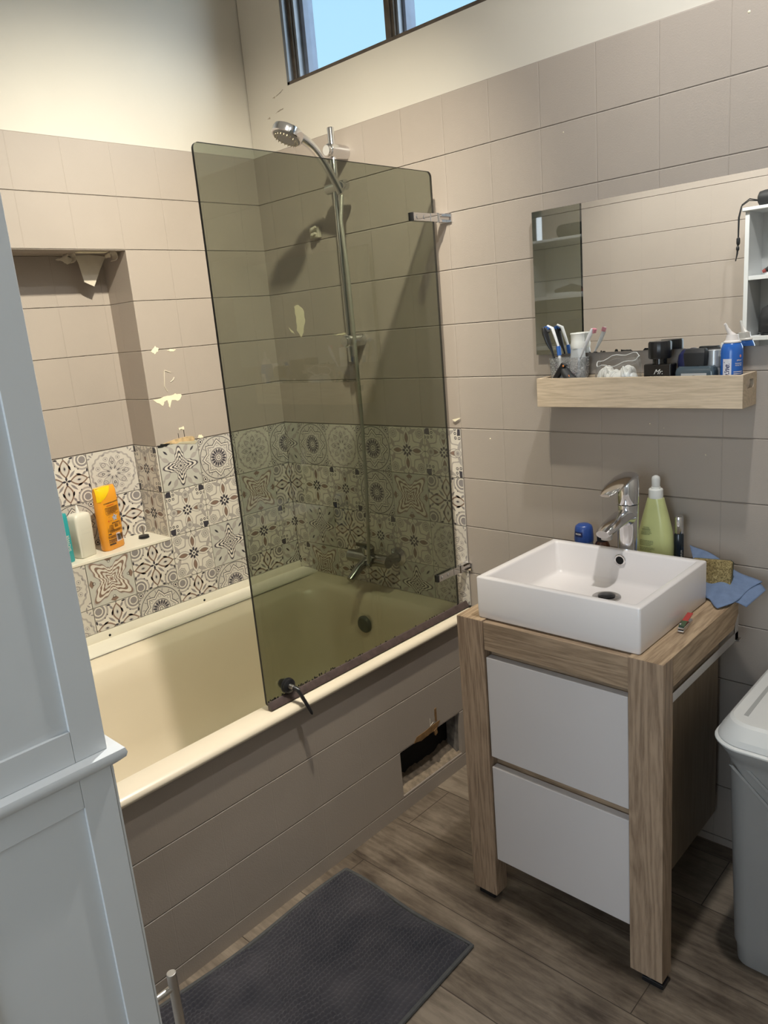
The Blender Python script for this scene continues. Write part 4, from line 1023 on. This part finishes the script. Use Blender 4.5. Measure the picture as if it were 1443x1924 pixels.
# things behind the basin
ro = empty('roll_on_deodorant', (1.253, -.080, VZ), 'roll-on deodorant with a royal blue domed cap behind the basin', 'deodorant')
g = G(plain('pale_blue_glass', (.22, .32, .50), .15)); g.lathe([(.016, VZ), (.021, VZ + .004), (.0225, VZ + .045), (.0235, .806)], (1.255, -.080, 0), 30); T(g.build('bottle_body', ro))
g = G(plain('royal_blue_plastic', (.025, .07, .28), .3)); g.lathe([(.0242, .806), (.0245, .812), (.0228, .838), (.0205, .846), (.014, .8505), (.004, .852)], (1.255, -.080, 0), 32); T(g.build('cap', ro, angle=60))
g = G(plain('navy_label', (.012, .02, .10), .4), M_LET); cf = cyl((1.255, -.080), .0246, R(-98), .827)
strip(g, cf, -.012, .012, -.006, .007, 0, 0); text_geo('NIVEA', .0058, lambda u, v: cf(u, v + .001, .0003), g, 1, bold=.0002); T(g.build('cap_label', ro, smooth=False, fix=False))
bb = empty('small_brown_bottle', (1.306, -.080, VZ), 'small brown glass bottle with a black screw cap beside the faucet', 'bottle')
g = G(plain('amber_glass', (.045, .018, .010), .12)); g.lathe([(.017, VZ), (.0185, VZ + .003), (.0185, .800), (.016, .808), (.0125, .812)], (1.306, -.080, 0), 28); T(g.build('bottle_body', bb))
g = G(M_BLACK); n = 48; g.rings([[(1.306 + r * (1 - .03 * (k % 2)) * math.cos(2 * PI * k / n), -.080 + r * (1 - .03 * (k % 2)) * math.sin(2 * PI * k / n), z) for k in range(n)] for r, z in ((.0130, .811), (.0132, .833), (.0118, .8355))]); T(g.build('cap', bb, angle=50))
g = G(M_LET); cf = cyl((1.306, -.080), .0187, R(-60), .792); strip(g, cf, -.004, .012, -.03, .008, 0); T(g.build('paper_label', bb, smooth=False, fix=False))
# soap dispenser
so = empty('soap_bottle', (1.437, -.062, VZ), 'tall pale green hand soap bottle with a white cap right of the faucet', 'soap bottle')
M_SOAP = plain('pale_green_soap', (.53, .56, .25), .28, var=.08, vs=15)
M_SOAP.node_tree.nodes['Principled BSDF'].inputs['Subsurface Weight'].default_value = .0
cx, cy = 1.4375, -.062
g = G(M_SOAP); prof = ((VZ, .036, .020), (VZ + .004, .0395, .023), (.780, .0415, .025), (.815, .0425, .025), (.850, .0395, .023), (.885, .0315, .020), (.915, .0235, .017), (.930, .0195, .016), (.9325, .0185, .0155))
g.rings([[(cx + x, cy + y, z) for x, y in rrect(0, 0, a, b, b * .92, 8)] for z, a, b in prof]); T(g.build('bottle_body', so, angle=60))
g = G(MATS['white_cap_plastic']); g.lathe([(.0165, .9325), (.0170, .936), (.0165, .953), (.0150, .955), (.0110, .955), (.0105, .960)], (cx, cy, 0), 30); T(g.build('collar', so))
g = G(plain('clear_white_cap', (.62, .62, .60), .2)); g.lathe([(.0095, .9605), (.0100, .978), (.0085, .984), (.003, .987)], (cx, cy, 0), 28); T(g.build('cap', so, angle=60))
g = G(plain('olive_print', (.27, .29, .13), .5), M_LETB)
def hw(z):
    for (z0, a0, b0), (z1, a1, b1) in zip(prof, prof[1:]):
        if z0 <= z <= z1: s_ = (z - z0) / (z1 - z0); return a0 + (a1 - a0) * s_, b0 + (b1 - b0) * s_
    return .03, .02
def sf(u, v):
    a, b = hw(v); r = b * .92; x = u
    if abs(x) <= a - r: y = -b
    else: dx = min(abs(x) - (a - r), r * .98); y = -(b - r) - math.sqrt(max(0, r * r - dx * dx))
    return (cx + x, cy + y - .0005, v)
micro(g, sf, -.026, -.002, .857, .0035, 1, .0014, 0, 1); 
for i in range(6): micro(g, sf, -.022 - .0012 * i, -.004 + .0012 * i, .862 - .0034 * i, .003, 1, .0018, 0, 10 + i)
micro(g, sf, -.030, .006, .829, .0036, 4, .0018, 0, 2); micro(g, sf, -.030, .008, .812, .0036, 3, .0018, 0, 3); micro(g, sf, -.028, -.002, .795, .0045, 2, .0018, 0, 4)
for x0, x1, z0, z1 in ((-.031, -.022, .752, .760), (-.031, -.029, .761, .769), (-.025, -.021, .763, .767), (-.010, .003, .7655, .7675), (-.010, .002, .762, .764), (-.009, .003, .7585, .7605)):
    g.add([sf(x0, z0), sf(x1, z0), sf(x1, z1), sf(x0, z1)], [(0, 1, 2, 3)], 1)
T(g.build('printed_text', so, smooth=False, fix=False))
# perfume spray tube
pt = empty('perfume_spray', (1.487, -.050, VZ), 'slim dark perfume spray with a chrome cap behind the basin', 'perfume spray')
g = G(plain('dark_teal_glass', (.008, .014, .022), .1)); g.lathe([(.0105, VZ), (.0112, VZ + .002), (.0112, .842), (.0095, .846)], (1.487, -.045, 0), 24); T(g.build('bottle_body', pt))
g = G(M_CHROME); g.lathe([(.0098, .8465), (.0102, .848), (.0102, .884), (.0092, .887)], (1.487, -.045, 0), 28); T(g.build('cap', pt))
g = G(M_LET); cf = cyl((1.487, -.045), .0114, R(-40), .80); text_geo('PARFUM', .0065, lambda u, v: cf(.001 - v, u - .006, 0), g, 0); T(g.build('lettering', pt, smooth=False))
# blue cloth
M_CLOTH = plain('blue_microfibre', (.155, .215, .345), .95, var=.10, vs=60, bumps=.0012, bs=500)
P00, P10, P11, P01 = Vector((1.592, -.172, .7415)), Vector((1.640, -.205, .7405)), Vector((1.688, -.075, .757)), Vector((1.500, -.012, .802))
def cloth(nm, c, nu, nv, fn, th=.0012, parent=None):
    g = G(M_CLOTH); vs = []
    for j in range(nv + 1):
        for i in range(nu + 1):
            u, v = i / nu, j / nv
            p = c[0] * (1 - u) * (1 - v) + c[1] * u * (1 - v) + c[2] * u * v + c[3] * (1 - u) * v
            vs.append(p + Vector(fn(u, v)))
    g.add(vs, [(j * (nu + 1) + i, j * (nu + 1) + i + 1, (j + 1) * (nu + 1) + i + 1, (j + 1) * (nu + 1) + i) for j in range(nv) for i in range(nu)])
    o = g.build(nm, parent, angle=80, fix=False); s_ = o.modifiers.new('thickness', 'SOLIDIFY'); s_.thickness = th; s_.offset = 1; return o
cl = cloth('cleaning_cloth', (P00, P10, P11, P01), 24, 24, lambda u, v: (.006 * math.sin(6 * v) * u, .010 * math.sin(5 * u) * (1 - v), .0035 * (1 + math.sin(9 * u + 5 * v)) * (.3 + v) + .006 * v * (1 - u)))
tag(cl, 'blue microfibre cleaning cloth draped over the vanity corner under the sponge', 'cloth')
c2 = cloth('folded_flap', (Vector((1.640, -.168, .7435)), Vector((1.680, -.157, .733)), Vector((1.697, -.086, .752)), Vector((1.668, -.068, .764))), 12, 12, lambda u, v: (0, 0, .004 * math.sin(PI * u) + .0), parent=cl)
# sponge
sg = empty('sponge', (1.605, -.115, .77), 'yellow-tan rough kitchen sponge propped against the basin on the blue cloth', 'sponge')
t_ = NT('tan_scouring_sponge'); ps = t_.pos(); n1 = t_.noise(ps, 160, 5, .7, 1.5)
t_.l.new(t_.ramp(n1, [(.34, (.085, .06, .022)), (.50, (.36, .27, .11)), (.66, (.62, .49, .24))]), t_.b.inputs['Base Color']); t_.set(Roughness=.95); t_.bump(n1, 1.0, .004)
M_SPON = done(t_, 'tan_scouring_sponge'); M_SPG = plain('dark_green_scourer', (.02, .05, .04), .95, var=.3, vs=200)
q = [(-.050, -.003), (.022, -.004), (.034, .002), (.034, .056), (.028, .060), (-.050, .058)]
Ms = Matrix.Translation((1.5985, -.122, .7555)) @ Matrix.Rotation(R(8), 4, 'Z') @ Matrix.Rotation(R(-12), 4, 'X')
g = G(M_SPON); g.prism(q, 'y', 0, .018, M=Ms); T(g.build('sponge_body', sg, bevel=.002)); g = G(M_SPG); g.prism(q, 'y', .0182, .024, M=Ms); T(g.build('scouring_layer', sg, bevel=.001))
# nail clipper
nc = empty('nail_clipper', (1.62, -.335, VZ), 'steel nail clipper with a red and green lever beside the basin', 'nail clipper')
Mn = Matrix.Translation((1.6195, -.333, VZ + .0008)) @ Matrix.Rotation(R(7), 4, 'Z')
g = G(M_CHROME); g.prism([(-.036, 0), (.030, .0), (.034, .004), (-.034, .0065), (-.038, .004)], 'x', -.006, .006, M=Mn); g.prism([(-.036, .007), (-.034, .0075), (.030, .0045), (.034, .0055), (-.030, .0115), (-.037, .010)], 'x', -.006, .006, M=Mn); T(g.build('jaws', nc, bevel=.0008, seg=1))
g = G(plain('dark_green_enamel', (.045, .085, .035), .35), plain('red_enamel', (.42, .04, .035), .35)); g.prism([(-.030, .0118), (-.006, .0135), (-.006, .0152), (-.030, .0140)], 'x', -.0055, .0055, 0, M=Mn); g.prism([(-.006, .0135), (.034, .0155), (.036, .017), (-.006, .0152)], 'x', -.0055, .0055, 1, M=Mn); T(g.build('lever', nc))
g = G(M_CHROME); g.lathe([(.003, 0), (.003, .0155), (.0018, .0165)], (0, -.026, 0), 14, M=Mn @ Matrix.Translation((0, 0, 0))); o = T(g.build('pivot_pin', nc)); o.location = (0, 0, 0)
# ------------------------------------------------------------------ niche items
ob = empty('shampoo_bottle', (-.065, -.700, NZ0 + .003), 'orange shampoo bottle with a yellow cap standing on the niche ledge', 'shampoo bottle')
MO = Matrix.Translation((-.060, -.702, NZ0 + .0032)) @ Matrix.Rotation(R(22), 4, 'Z')
M_ORA = plain('orange_plastic', (.80, .33, .025), .22); M_YEL = plain('yellow_plastic', (.85, .55, .01), .2)
g = G(M_ORA, M_YEL)
def oval(z, a, b): return [MO @ Vector((y, x, z)) for x, y in rrect(0, 0, a, b, b * .95, 8)]
prf = [(0, .039, .017), (.004, .0425, .020), (.08, .0435, .0215), (.15, .0430, .021), (.185, .0425, .018), (.196, .0420, .012), (.200, .041, .009)]
g.rings([oval(*p) for p in prf]); o1 = T(g.build('bottle_body', ob, angle=60))
g = G(M_YEL)
caprings = [[MO @ Vector((y * 1.03, x * 1.0, z)) for x, y in rrect(-.0215, 0, .0225, b, b * .9, 6)] for z, b in ((.170, .0205), (.186, .0185), (.198, .0125), (.2015, .0095))]
pl = []
for z, b, x1 in ((.158, .0213, -.038), (.168, .0213, -.022), (.178, .0205, -.008), (.188, .0185, .002), (.197, .0130, .012), (.2010, .0098, .016)):
    xs = [-.0437 + (x1 + .0437) * k / 8 for k in range(9)]
    pl.append([MO @ Vector((b * 1.015 * math.sqrt(max(0.0, 1 - (min(abs(x), .0430) / .0435) ** 6)), x, z)) for x in xs])
g.rings(pl, 0, False, False, closed=False)
g.rings([[MO @ Vector((s_ * .0098, x, .2012)) for x in (-.041, -.02, 0, .016)] for s_ in (-1, 1)], 0, False, False, closed=False)
T(g.build('flip_cap', ob, fix=False))
g = G(plain('brown_print', (.16, .07, .01), .5), plain('red_print', (.65, .09, .01), .5), plain('label_white', (.75, .62, .60), .5), plain('label_grey', (.45, .46, .56), .5), M_LETB)
def of(u, v, d=0):
    x = u; b = .0216; y = b * math.sqrt(max(0, 1 - (abs(x) / .0437) ** 4.5)) if abs(x) < .0437 else 0
    return tuple(MO @ Vector((y + .0006 + d, x, v)))
m_ = lambda *a: micro(g, lambda u, v: of(u, v), *a)
text_geo('LE SHAMPOING NUTRITION', .0052, lambda u, v: of(u + .001, v + .150), g, 4, bold=.0001)
m_(-.022, .020, .1415, .004, 1, .0020, 1, 2); m_(-.030, .026, .1345, .0036, 6, .0020, 0, 3); m_(-.028, .028, .113, .003, 1, .001, 0, 4)
sx, sz = .004, .101
g.add([of(sx + (.0125 if k % 2 == 0 else .0070) * math.cos(k * PI / 5 + .4), sz + (.0125 if k % 2 == 0 else .0070) * math.sin(k * PI / 5 + .4), .0002) for k in range(10)], [tuple(range(10))], 3)
g.add([of(sx - .001 + .0022 * math.cos(k * PI / 6), sz + .004 + .0016 * math.sin(k * PI / 6), .0005) for k in range(12)], [tuple(range(12))], 4)
g.add([of(-.024 + .004 * math.cos(k * 2 * PI / 3 + PI / 2), .094 + .004 * math.sin(k * 2 * PI / 3 + PI / 2), .0002) for k in range(3)], [(0, 1, 2)], 1)
g.add([of(.030 + .0045 * math.cos(k * PI / 8), .101 + .0045 * math.sin(k * PI / 8), .0002) for k in range(16)], [tuple(range(16))], 0)
m_(-.022, -.014, .106, .003, 1, .0012, 0, 6); m_(-.018, -.010, .093, .003, 1, .0012, 0, 7)
m_(-.012, .020, .083, .003, 1, .0028, 4, 8); m_(-.032, -.006, .079, .0030, 7, .0016, 0, 9); m_(-.002, .014, .079, .0030, 4, .0016, 0, 12); m_(.018, .031, .084, .0030, 5, .0016, 0, 13); m_(-.032, .033, .062, .0030, 3, .0016, 0, 14)
m_(-.032, -.018, .050, .003, 1, .004, 4, 15); m_(-.034, .008, .045, .003, 3, .0016, 0, 16); m_(-.034, .0, .033, .004, 3, .0018, 4, 17); m_(-.033, -.006, .017, .003, 1, .005, 4, 18)
g.add([of(-.002, .022, .0002), of(.032, .022, .0002), of(.032, .050, .0002), of(-.002, .050, .0002)][:4], [(0, 1, 2, 3)], 2)
rg = random.Random(2); x = .001
while x < .028:
    w = rg.choice((.0005, .0009, .0013)); g.add([of(x, .026, .0005), of(x + w, .026, .0005), of(x + w, .046, .0005), of(x, .046, .0005)], [(0, 1, 2, 3)], 4); x += w + rg.choice((.0005, .0008))
T(g.build('printed_label', ob, smooth=False, fix=False))
wb = empty('white_bottle', (-.06, -.795, NZ0 + .003), 'square white plastic bottle with a nozzle between the teal and orange bottles', 'bottle')
MW = Matrix.Translation((-.058, -.797, NZ0 + .0032)) @ Matrix.Rotation(R(16), 4, 'Z')
g = G(plain('milky_white_plastic', (.70, .68, .60), .3)); g.rings([[MW @ Vector((x, y, z)) for x, y in rrect(0, 0, a, b, .009, 5)] for z, a, b in ((0, .020, .026), (.003, .0225, .029), (.118, .0235, .031), (.130, .0225, .0295), (.137, .018, .024), (.139, .010, .012))]); T(g.build('bottle_body', wb, angle=50))
g = G(MATS['white_cap_plastic']); g.lathe([(.006, .139), (.0045, .150), (.0018, .162)], n=14, M=MW); T(g.build('nozzle', wb))
g = G(plain('embossed_white', (.66, .64, .57), .35)); fw = lambda u, v: tuple(MW @ Vector((.0236, u, v)))
text_geo('SHAMPOO', .0080, lambda u, v: fw(u, v + .088), g, 0); micro(g, fw, -.018, .018, .074, .006, 1, .003, 0, 3); T(g.build('embossed_text', wb, smooth=False))
tb = empty('teal_box', (-.03, -.87, NZ0 + .003), 'teal tube standing at the left end of the niche ledge', 'tube')
g = G(plain('teal_plastic', (.03, .33, .36), .3)); MT = Matrix.Translation((-.040, -.868, NZ0 + .0032)) @ Matrix.Rotation(R(8), 4, 'Z')
g.rings([[MT @ Vector((x, y, z)) for x, y in rrect(0, 0, a, b, .005, 4)] for z, a, b in ((0, .012, .024), (.004, .014, .026), (.14, .012, .026), (.150, .008, .026))]); T(g.build('tube_body', tb))
g = G(M_LET); fw = lambda u, v: tuple(MT @ Vector((.0140, u, v))); text_geo('SHOWER', .012, lambda u, v: fw(-v + .014, u + .06), g, 0); T(g.build('lettering', tb, smooth=False))
st = empty('basin_stopper', (-.075, -.583, NZ0 + .003), 'black and steel basin stopper lying upright at the right end of the niche ledge', 'stopper')
g = G(M_BLACK); g.lathe([(.0155, 0), (.0175, .001), (.0175, .004), (.0155, .005), (.0165, .006), (.0165, .009), (.010, .011)], (-.075, -.585, NZ0 + .003), 30); T(g.build('disc', st))
g = G(M_STEEL); g.lathe([(.0032, .011), (.0032, .040), (.0026, .042)], (-.075, -.585, NZ0 + .003), 14); T(g.build('stem', st))

# ================================================================== FOREGROUND CABINET
CX0, CX1, CY1, CY0 = 1.124, 1.474, -1.480, -1.643
cb = empty('tall_cabinet', ((CX0 + CX1) / 2, (CY0 + CY1) / 2, 0), 'tall white painted cabinet with panelled side, open shelves above a moulded ledge', 'cabinet')
CT = 1.690; LZ = .985
g = G(M_CAB)
def side(x0, x1, sgn):
    # recessed shaker panels: frame outside, panel set back
    xo = x1 if sgn > 0 else x0; xi = xo - sgn * .0045; xb = xo - sgn * .018
    g.box((xi, CY0, .0), (xb, CY1, CT))                                   # panel sheet
    for z0, z1 in ((0, LZ - .018), (LZ, CT)):
        g.box((xo, CY1 - .034, z0), (xi, CY1, z1)); g.box((xo, CY0, z0), (xi, CY0 + .008, z1))
    for z0, z1 in ((0, .06), (LZ - .052, LZ - .018), (LZ, LZ + .035), (CT - .04, CT)):
        g.box((xo, CY0 + .008, z0), (xi, CY1 - .034, z1))
side(CX0, CX1, 1)
T(g.build('side_panel', cb, bevel=.0006, seg=1))
g = G(M_CAB); g.box((CX0, CY0, 0), (CX0 + .016, CY1, CT)); T(g.build('side_panel', cb, bevel=.001))
g = G(M_CAB); g.box((CX0 + .016, CY0, 0), (CX1 - .019, CY0 + .008, CT)); T(g.build('back_panel', cb))
g = G(M_CAB); g.box((CX0 - .010, CY0, CT), (CX1 + .010, CY1 + .012, CT + .014)); T(g.build('top_board', cb, bevel=.004, seg=3))
for z in (1.452, 1.222): 
    g = G(M_CAB); g.box((CX0 + .016, CY0 + .008, z - .016), (CX1 - .019, CY1 - .002, z)); T(g.build('shelf', cb, bevel=.001))
g = G(M_CAB)
prof = [(0, LZ), (.0, LZ - .018), (.004, LZ - .018), (.008, LZ - .015), (.013, LZ - .011), (.0145, LZ - .006), (.013, LZ - .001), (.010, LZ)]
lp = [(CX0 + .001, CY1), (CX1, CY1), (CX1, CY0)]
rings_ = []
for (bx, by), (ox, oy) in (((CX0, CY1), (0, 1)), ((CX1, CY1), (1, 1)), ((CX1, CY0), (1, 0))):
    rings_.append([(bx + ox * d, by + oy * d, z) for d, z in prof])
g.rings(rings_, 0, True, True); g.box((CX0, CY0 + .008, LZ - .018), (CX1, CY1, LZ)); T(g.build('moulded_ledge', cb))
for x0, x1 in ((CX0 + .003, (CX0 + CX1) / 2 - .001), ((CX0 + CX1) / 2 + .001, CX1 - .001)):
    g = G(M_CAB); g.box((x0, CY1 + .0005, .06), (x1, CY1 + .0035, LZ - .020)); d_ = T(g.build('cabinet_door', cb, bevel=.001))
    hx = CX1 - .014 if x0 > 1.25 else (CX0 + CX1) / 2 - .03
    g = G(M_STEEL); hxx = hx
    g.tube([(hxx, CY1 + .030, .520), (hxx, CY1 + .030, .668)], .0058, 18)
    for z in (.540, .648): g.tube([(hxx, CY1 + .002, z), (hxx, CY1 + .030, z)], .0042, 12)
    hh = g.build('handle', d_, bevel=.0008, seg=1)
# objects on the cabinet seen only in the mirror
g = G(M_BLACKM)
rs = []
for x, s_ in ((1.150, .55), (1.156, .88), (1.175, 1.0), (1.30, 1.0), (1.32, .9), (1.328, .55)):
    rs.append([(x, -1.545 + .030 * s_ * math.cos(2 * PI * k / 24), CT + .045 + .030 * s_ * math.sin(2 * PI * k / 24)) for k in range(24)])
g.rings(rs)
sk = g.build('portable_speaker', None, loc=(0, 0, -.0)); tag(sk, 'black cylindrical portable speaker lying on top of the white cabinet, seen in the mirror', 'speaker')
g = G(M_BLACKM); g.tube([(1.152, -1.525, CT + .040), (1.135, -1.490, CT + .045), (1.116, -1.466, CT + .026), (1.108, -1.462, CT - .02), (1.107, -1.462, CT - .09), (1.105, -1.462, CT - .15), (1.098, -1.462, CT - .178)], .0022, 8)
g.tube([(1.152, -1.530, CT + .038), (1.13, -1.50, CT + .040), (1.112, -1.468, CT + .020), (1.104, -1.464, CT - .02), (1.105, -1.462, CT - .09), (1.102, -1.462, CT - .15), (1.100, -1.462, CT - .170)], .0018, 8)
g.lathe([(.003, -.016), (.0065, -.010), (.007, 0), (.0065, .010), (.003, .014)], (1.1065, -1.462, CT - .105), 14); g.lathe([(.003, -.010), (.0060, -.004), (.0060, .004), (.003, .010)], (1.105, -1.462, CT - .132), 12)
g.build('wrist_strap', sk)
g = G(M_BLACKM, plain('dark_red_bristle', (.22, .04, .035), .6)); g.tube([(1.190, -1.515, 1.468), (1.205, -1.52, 1.472), (1.26, -1.54, 1.482), (1.36, -1.56, 1.474)], [.006, .013, .018, .008], 14); g.tube([(1.182, -1.513, 1.463), (1.193, -1.516, 1.468)], [.005, .009], 12, mi=1)
o = g.build('hair_brush', None); tag(o, 'black hair brush with a red tip on the upper cabinet shelf, seen in the mirror', 'hair brush')
g = G(plain('black_nylon', (.012, .012, .013), .8, var=.3, vs=30, bumps=.006, bs=25))
g.rings([[(1.275 + x, -1.562 + y, z) for x, y in rrect(0, 0, a, b, .03, 6)] for z, a, b in ((1.2225, .095, .055), (1.235, .105, .062), (1.29, .105, .060), (1.325, .098, .050), (1.338, .080, .03))])
o = g.build('toiletry_bag', None, angle=60); tag(o, 'black nylon toiletry bag on the lower cabinet shelf, seen in the mirror', 'bag')

# ================================================================== BIN
bn = empty('waste_bin', (1.86, -.24, 0), 'grey plastic waste bin with a light lid beside the vanity', 'waste bin')
def br_(x0, x1, y0, y1, r, z): return ring_z(rrect((x0 + x1) / 2, (y0 + y1) / 2, (x1 - x0) / 2, (y1 - y0) / 2, r, 8), z)
g = G(M_BIN)
g.rings([br_(1.742, 1.985, -.350, -.070, .030, 0), br_(1.738, 1.989, -.354, -.066, .032, .004), br_(1.735, 1.992, -.356, -.064, .034, .045), br_(1.731, 1.996, -.359, -.062, .036, .050),
         br_(1.712, 2.012, -.366, -.048, .045, .475), br_(1.703, 2.020, -.374, -.040, .055, .495), br_(1.694, 2.03, -.384, -.030, .06, .510), br_(1.692, 2.032, -.386, -.028, .06, .522)])
T(g.build('bin_body', bn, angle=50))
g = G(M_BIN)   # embossed diagonal ribs of the front
for o_ in (0, .032):
    g.prism([(1.722 + o_, .478), (1.731 + o_, .478), (2.02 + o_ * .5, .210 + o_), (2.02 + o_ * .5, .198 + o_)], 'y', -.3685, -.3650)
T(g.build('diagonal_rib', bn, bevel=.001, seg=1))
g = G(M_LID)
g.rings([br_(1.688, 2.036, -.390, -.024, .06, .5225), br_(1.685, 2.039, -.393, -.021, .062, .526), br_(1.685, 2.039, -.393, -.021, .062, .5285), br_(1.689, 2.035, -.389, -.025, .06, .532)])
T(g.build('lid_rim', bn, angle=40))
g = G(M_LID)
g.rings([br_(1.690, 2.034, -.388, -.026, .06, .5335), br_(1.694, 2.030, -.384, -.03, .06, .545), br_(1.708, 2.016, -.366, -.042, .05, .567), br_(1.714, 2.010, -.358, -.048, .045, .571), br_(1.80, 1.92, -.25, -.15, .03, .573)])
T(g.build('lid', bn, angle=18))
g = G(plain('lid_groove', (.40, .40, .385), .5))
pts = [(1.7305, -.325), (1.7385, -.325)] + [(1.7385 + .002 * math.sin(k), y) for k, y in enumerate((-.25, -.17, -.10))] + [(1.742, -.085), (1.734, -.085)] + [(1.7305, -.25)]
g.prism([(1.735, -.325), (1.744, -.327), (1.7425, -.22), (1.742, -.085), (1.7345, -.085), (1.7345, -.22)], 'z', .5712, .5719); T(g.build('lid_groove', bn, smooth=False))
g = G(plain('sticker_white', (.62, .62, .64), .5), M_LETB); fw = lambda u, v, d=0: (1.822 + u, -.3672 - d, .430 + v)
g.add([fw(-.017, -.026), fw(.05, -.026), fw(.05, .02), fw(-.017, .02)], [(0, 1, 2, 3)], 0); g.add([fw(-.008, -.018, .0002), fw(-.002, -.018, .0002), fw(-.002, -.008, .0002), fw(-.008, -.008, .0002)], [(0, 1, 2, 3)], 1)
for k in range(9): g.add([fw(.001 + .0035 * k, -.018, .0002), fw(.0026 + .0035 * k, -.018, .0002), fw(.0026 + .0035 * k, .0, .0002), fw(.001 + .0035 * k, .0, .0002)], [(0, 1, 2, 3)], 1)
T(g.build('sticker', bn, smooth=False, fix=False))

# ================================================================== BATH MAT
mt = empty('bath_mat', (1.06, -1.0, 0), 'dark charcoal chenille bath mat on the wooden floor', 'bath mat')
t_ = NT('charcoal_chenille'); ps = t_.pos(); n1 = t_.noise(ps, 9, 3); n2 = t_.noise(ps, 500, 2)
t_.l.new(t_.ramp(n1, [(.3, (.030, .030, .038)), (.7, (.062, .058, .066))]), t_.b.inputs['Base Color']); t_.set(Roughness=1.0, Specular_IOR_Level=.1, Sheen_Weight=.25); t_.bump(n2, .6, .002)
M_MAT = done(t_, 'charcoal_chenille'); M_MATB = plain('mat_border', (.075, .075, .075), .95, var=.15, vs=60, bumps=.0008, bs=500)
mc = [Vector((.868, -.668)), Vector((1.278, -.672)), Vector((1.292, -1.40)), Vector((.846, -1.40))]
rg = random.Random(12)
nu, nv = 190, 330
def mp(u, v):
    p = mc[0] * (1 - u) * (1 - v) + mc[1] * u * (1 - v) + mc[2] * u * v + mc[3] * (1 - u) * v
    e = -.006 * math.sin(v * 9 + .5) * (1 - u) - .004 * math.sin(u * 7) * (1 - v)
    return p.x + e, p.y + .004 * math.sin(u * 8) * (1 - v)
vs = []
from mathutils import noise as mn
for j in range(nv + 1):
    v = j / nv
    for i in range(nu + 1):
        u = i / nu; x, y = mp(u, v)
        eu = min(u, 1 - u) * .42; ev = min(v, 1 - v) * .73; e = min(eu, ev)
        w = mn.noise(Vector((x * 9, y * 9, 0))); w2 = mn.noise(Vector((x * 30, y * 30, 3)))
        ph = (x + .0040 * w2 + .012 * w) / .0115
        c = round(ph) ; row = abs(math.cos(PI * ph)) ** .8
        cell = mn.cell(Vector((c * 1.7, 0, 0)))
        tuft = abs(math.cos(PI * ((y + .003 * w2) / .0100 + .5 * (int(round(ph)) % 2) + .3 * cell)))
        am = 1.0 if mn.noise(Vector((x * 6 + 4, y * 6, 1))) < .15 else .55
        h = .005 + am * (.0100 * (.35 + .65 * row) * (.6 + .4 * tuft)) + .002 * w2 + .003 * w
        h += .004 * math.exp(-((x - .985 - .12 * (y + .9)) / .02) ** 2)
        edge = min(1, e / .012); h = .004 + (h - .004) * edge ** .6 if e > .006 else .004 * min(1, e / .003)
        vs.append((x, y, max(h, .0008)))
g = G(M_MAT); g.add(vs, [(j * (nu + 1) + i, j * (nu + 1) + i + 1, (j + 1) * (nu + 1) + i + 1, (j + 1) * (nu + 1) + i) for j in range(nv) for i in range(nu)])
o = T(g.build('chenille_pile', mt, angle=180, fix=False)); o['kind'] = 'stuff'
g = G(M_MATB); pts = [mp(u / 40, 0) for u in range(41)] + [mp(1, v / 60) for v in range(1, 61)] + [mp(1 - u / 40, 1) for u in range(1, 41)] + [mp(0, 1 - v / 60) for v in range(1, 60)]
g.tube([(x, y, .0052) for x, y in pts] + [(pts[0][0], pts[0][1], .0052)], .0052, 8); T(g.build('bound_edge', mt))

# ================================================================== CEILING SPOTLIGHTS (outside the frame, they light the room)
M_BULB = NT('lit_bulb'); M_BULB.b.inputs['Emission Color'].default_value = WARM + (1,); M_BULB.b.inputs['Emission Strength'].default_value = 6; M_BULB = done(M_BULB, 'lit_bulb')
for i, ((x, y, z), pw) in enumerate(zip(SPOT_POS, SPOT_POWER)):
    s_ = empty('ceiling_spotlight', (x, y, z), ['recessed ceiling spotlight above the washbasin', 'recessed warm ceiling spotlight nearest the door, aimed at the bath', 'added fill spotlight in the ceiling aimed at the wall behind the bath end'][i], 'spotlight')  # third spotlight is added as fill for the rear wall
    g = G(M_STEEL); g.lathe([(.045, -.001), (.045, -.006), (.036, -.008), (.034, -.002)], n=32, cap0=False, cap1=False); g.build('trim_ring', s_)
    g = G(M_BULB); g.lathe([(.033, -.0015), (.030, -.003)], n=28); g.build('bulb', s_)
    l = bpy.data.lights.new('spot_beam', 'SPOT'); l.shadow_soft_size = .03; l.energy = pw; l.color = SPOT_COL[i]
    l.spot_size = R(SPOT_CONE[i]); l.spot_blend = SPOT_BLEND[i]
    lo = bpy.data.objects.new('spot_beam', l); COL.objects.link(lo); lo.parent = s_; lo.location = (0, 0, -.06)
    aim = Vector(SPOT_AIM[i]) - Vector((x, y, z - .06)); lo.rotation_euler = aim.to_track_quat('-Z', 'Y').to_euler()
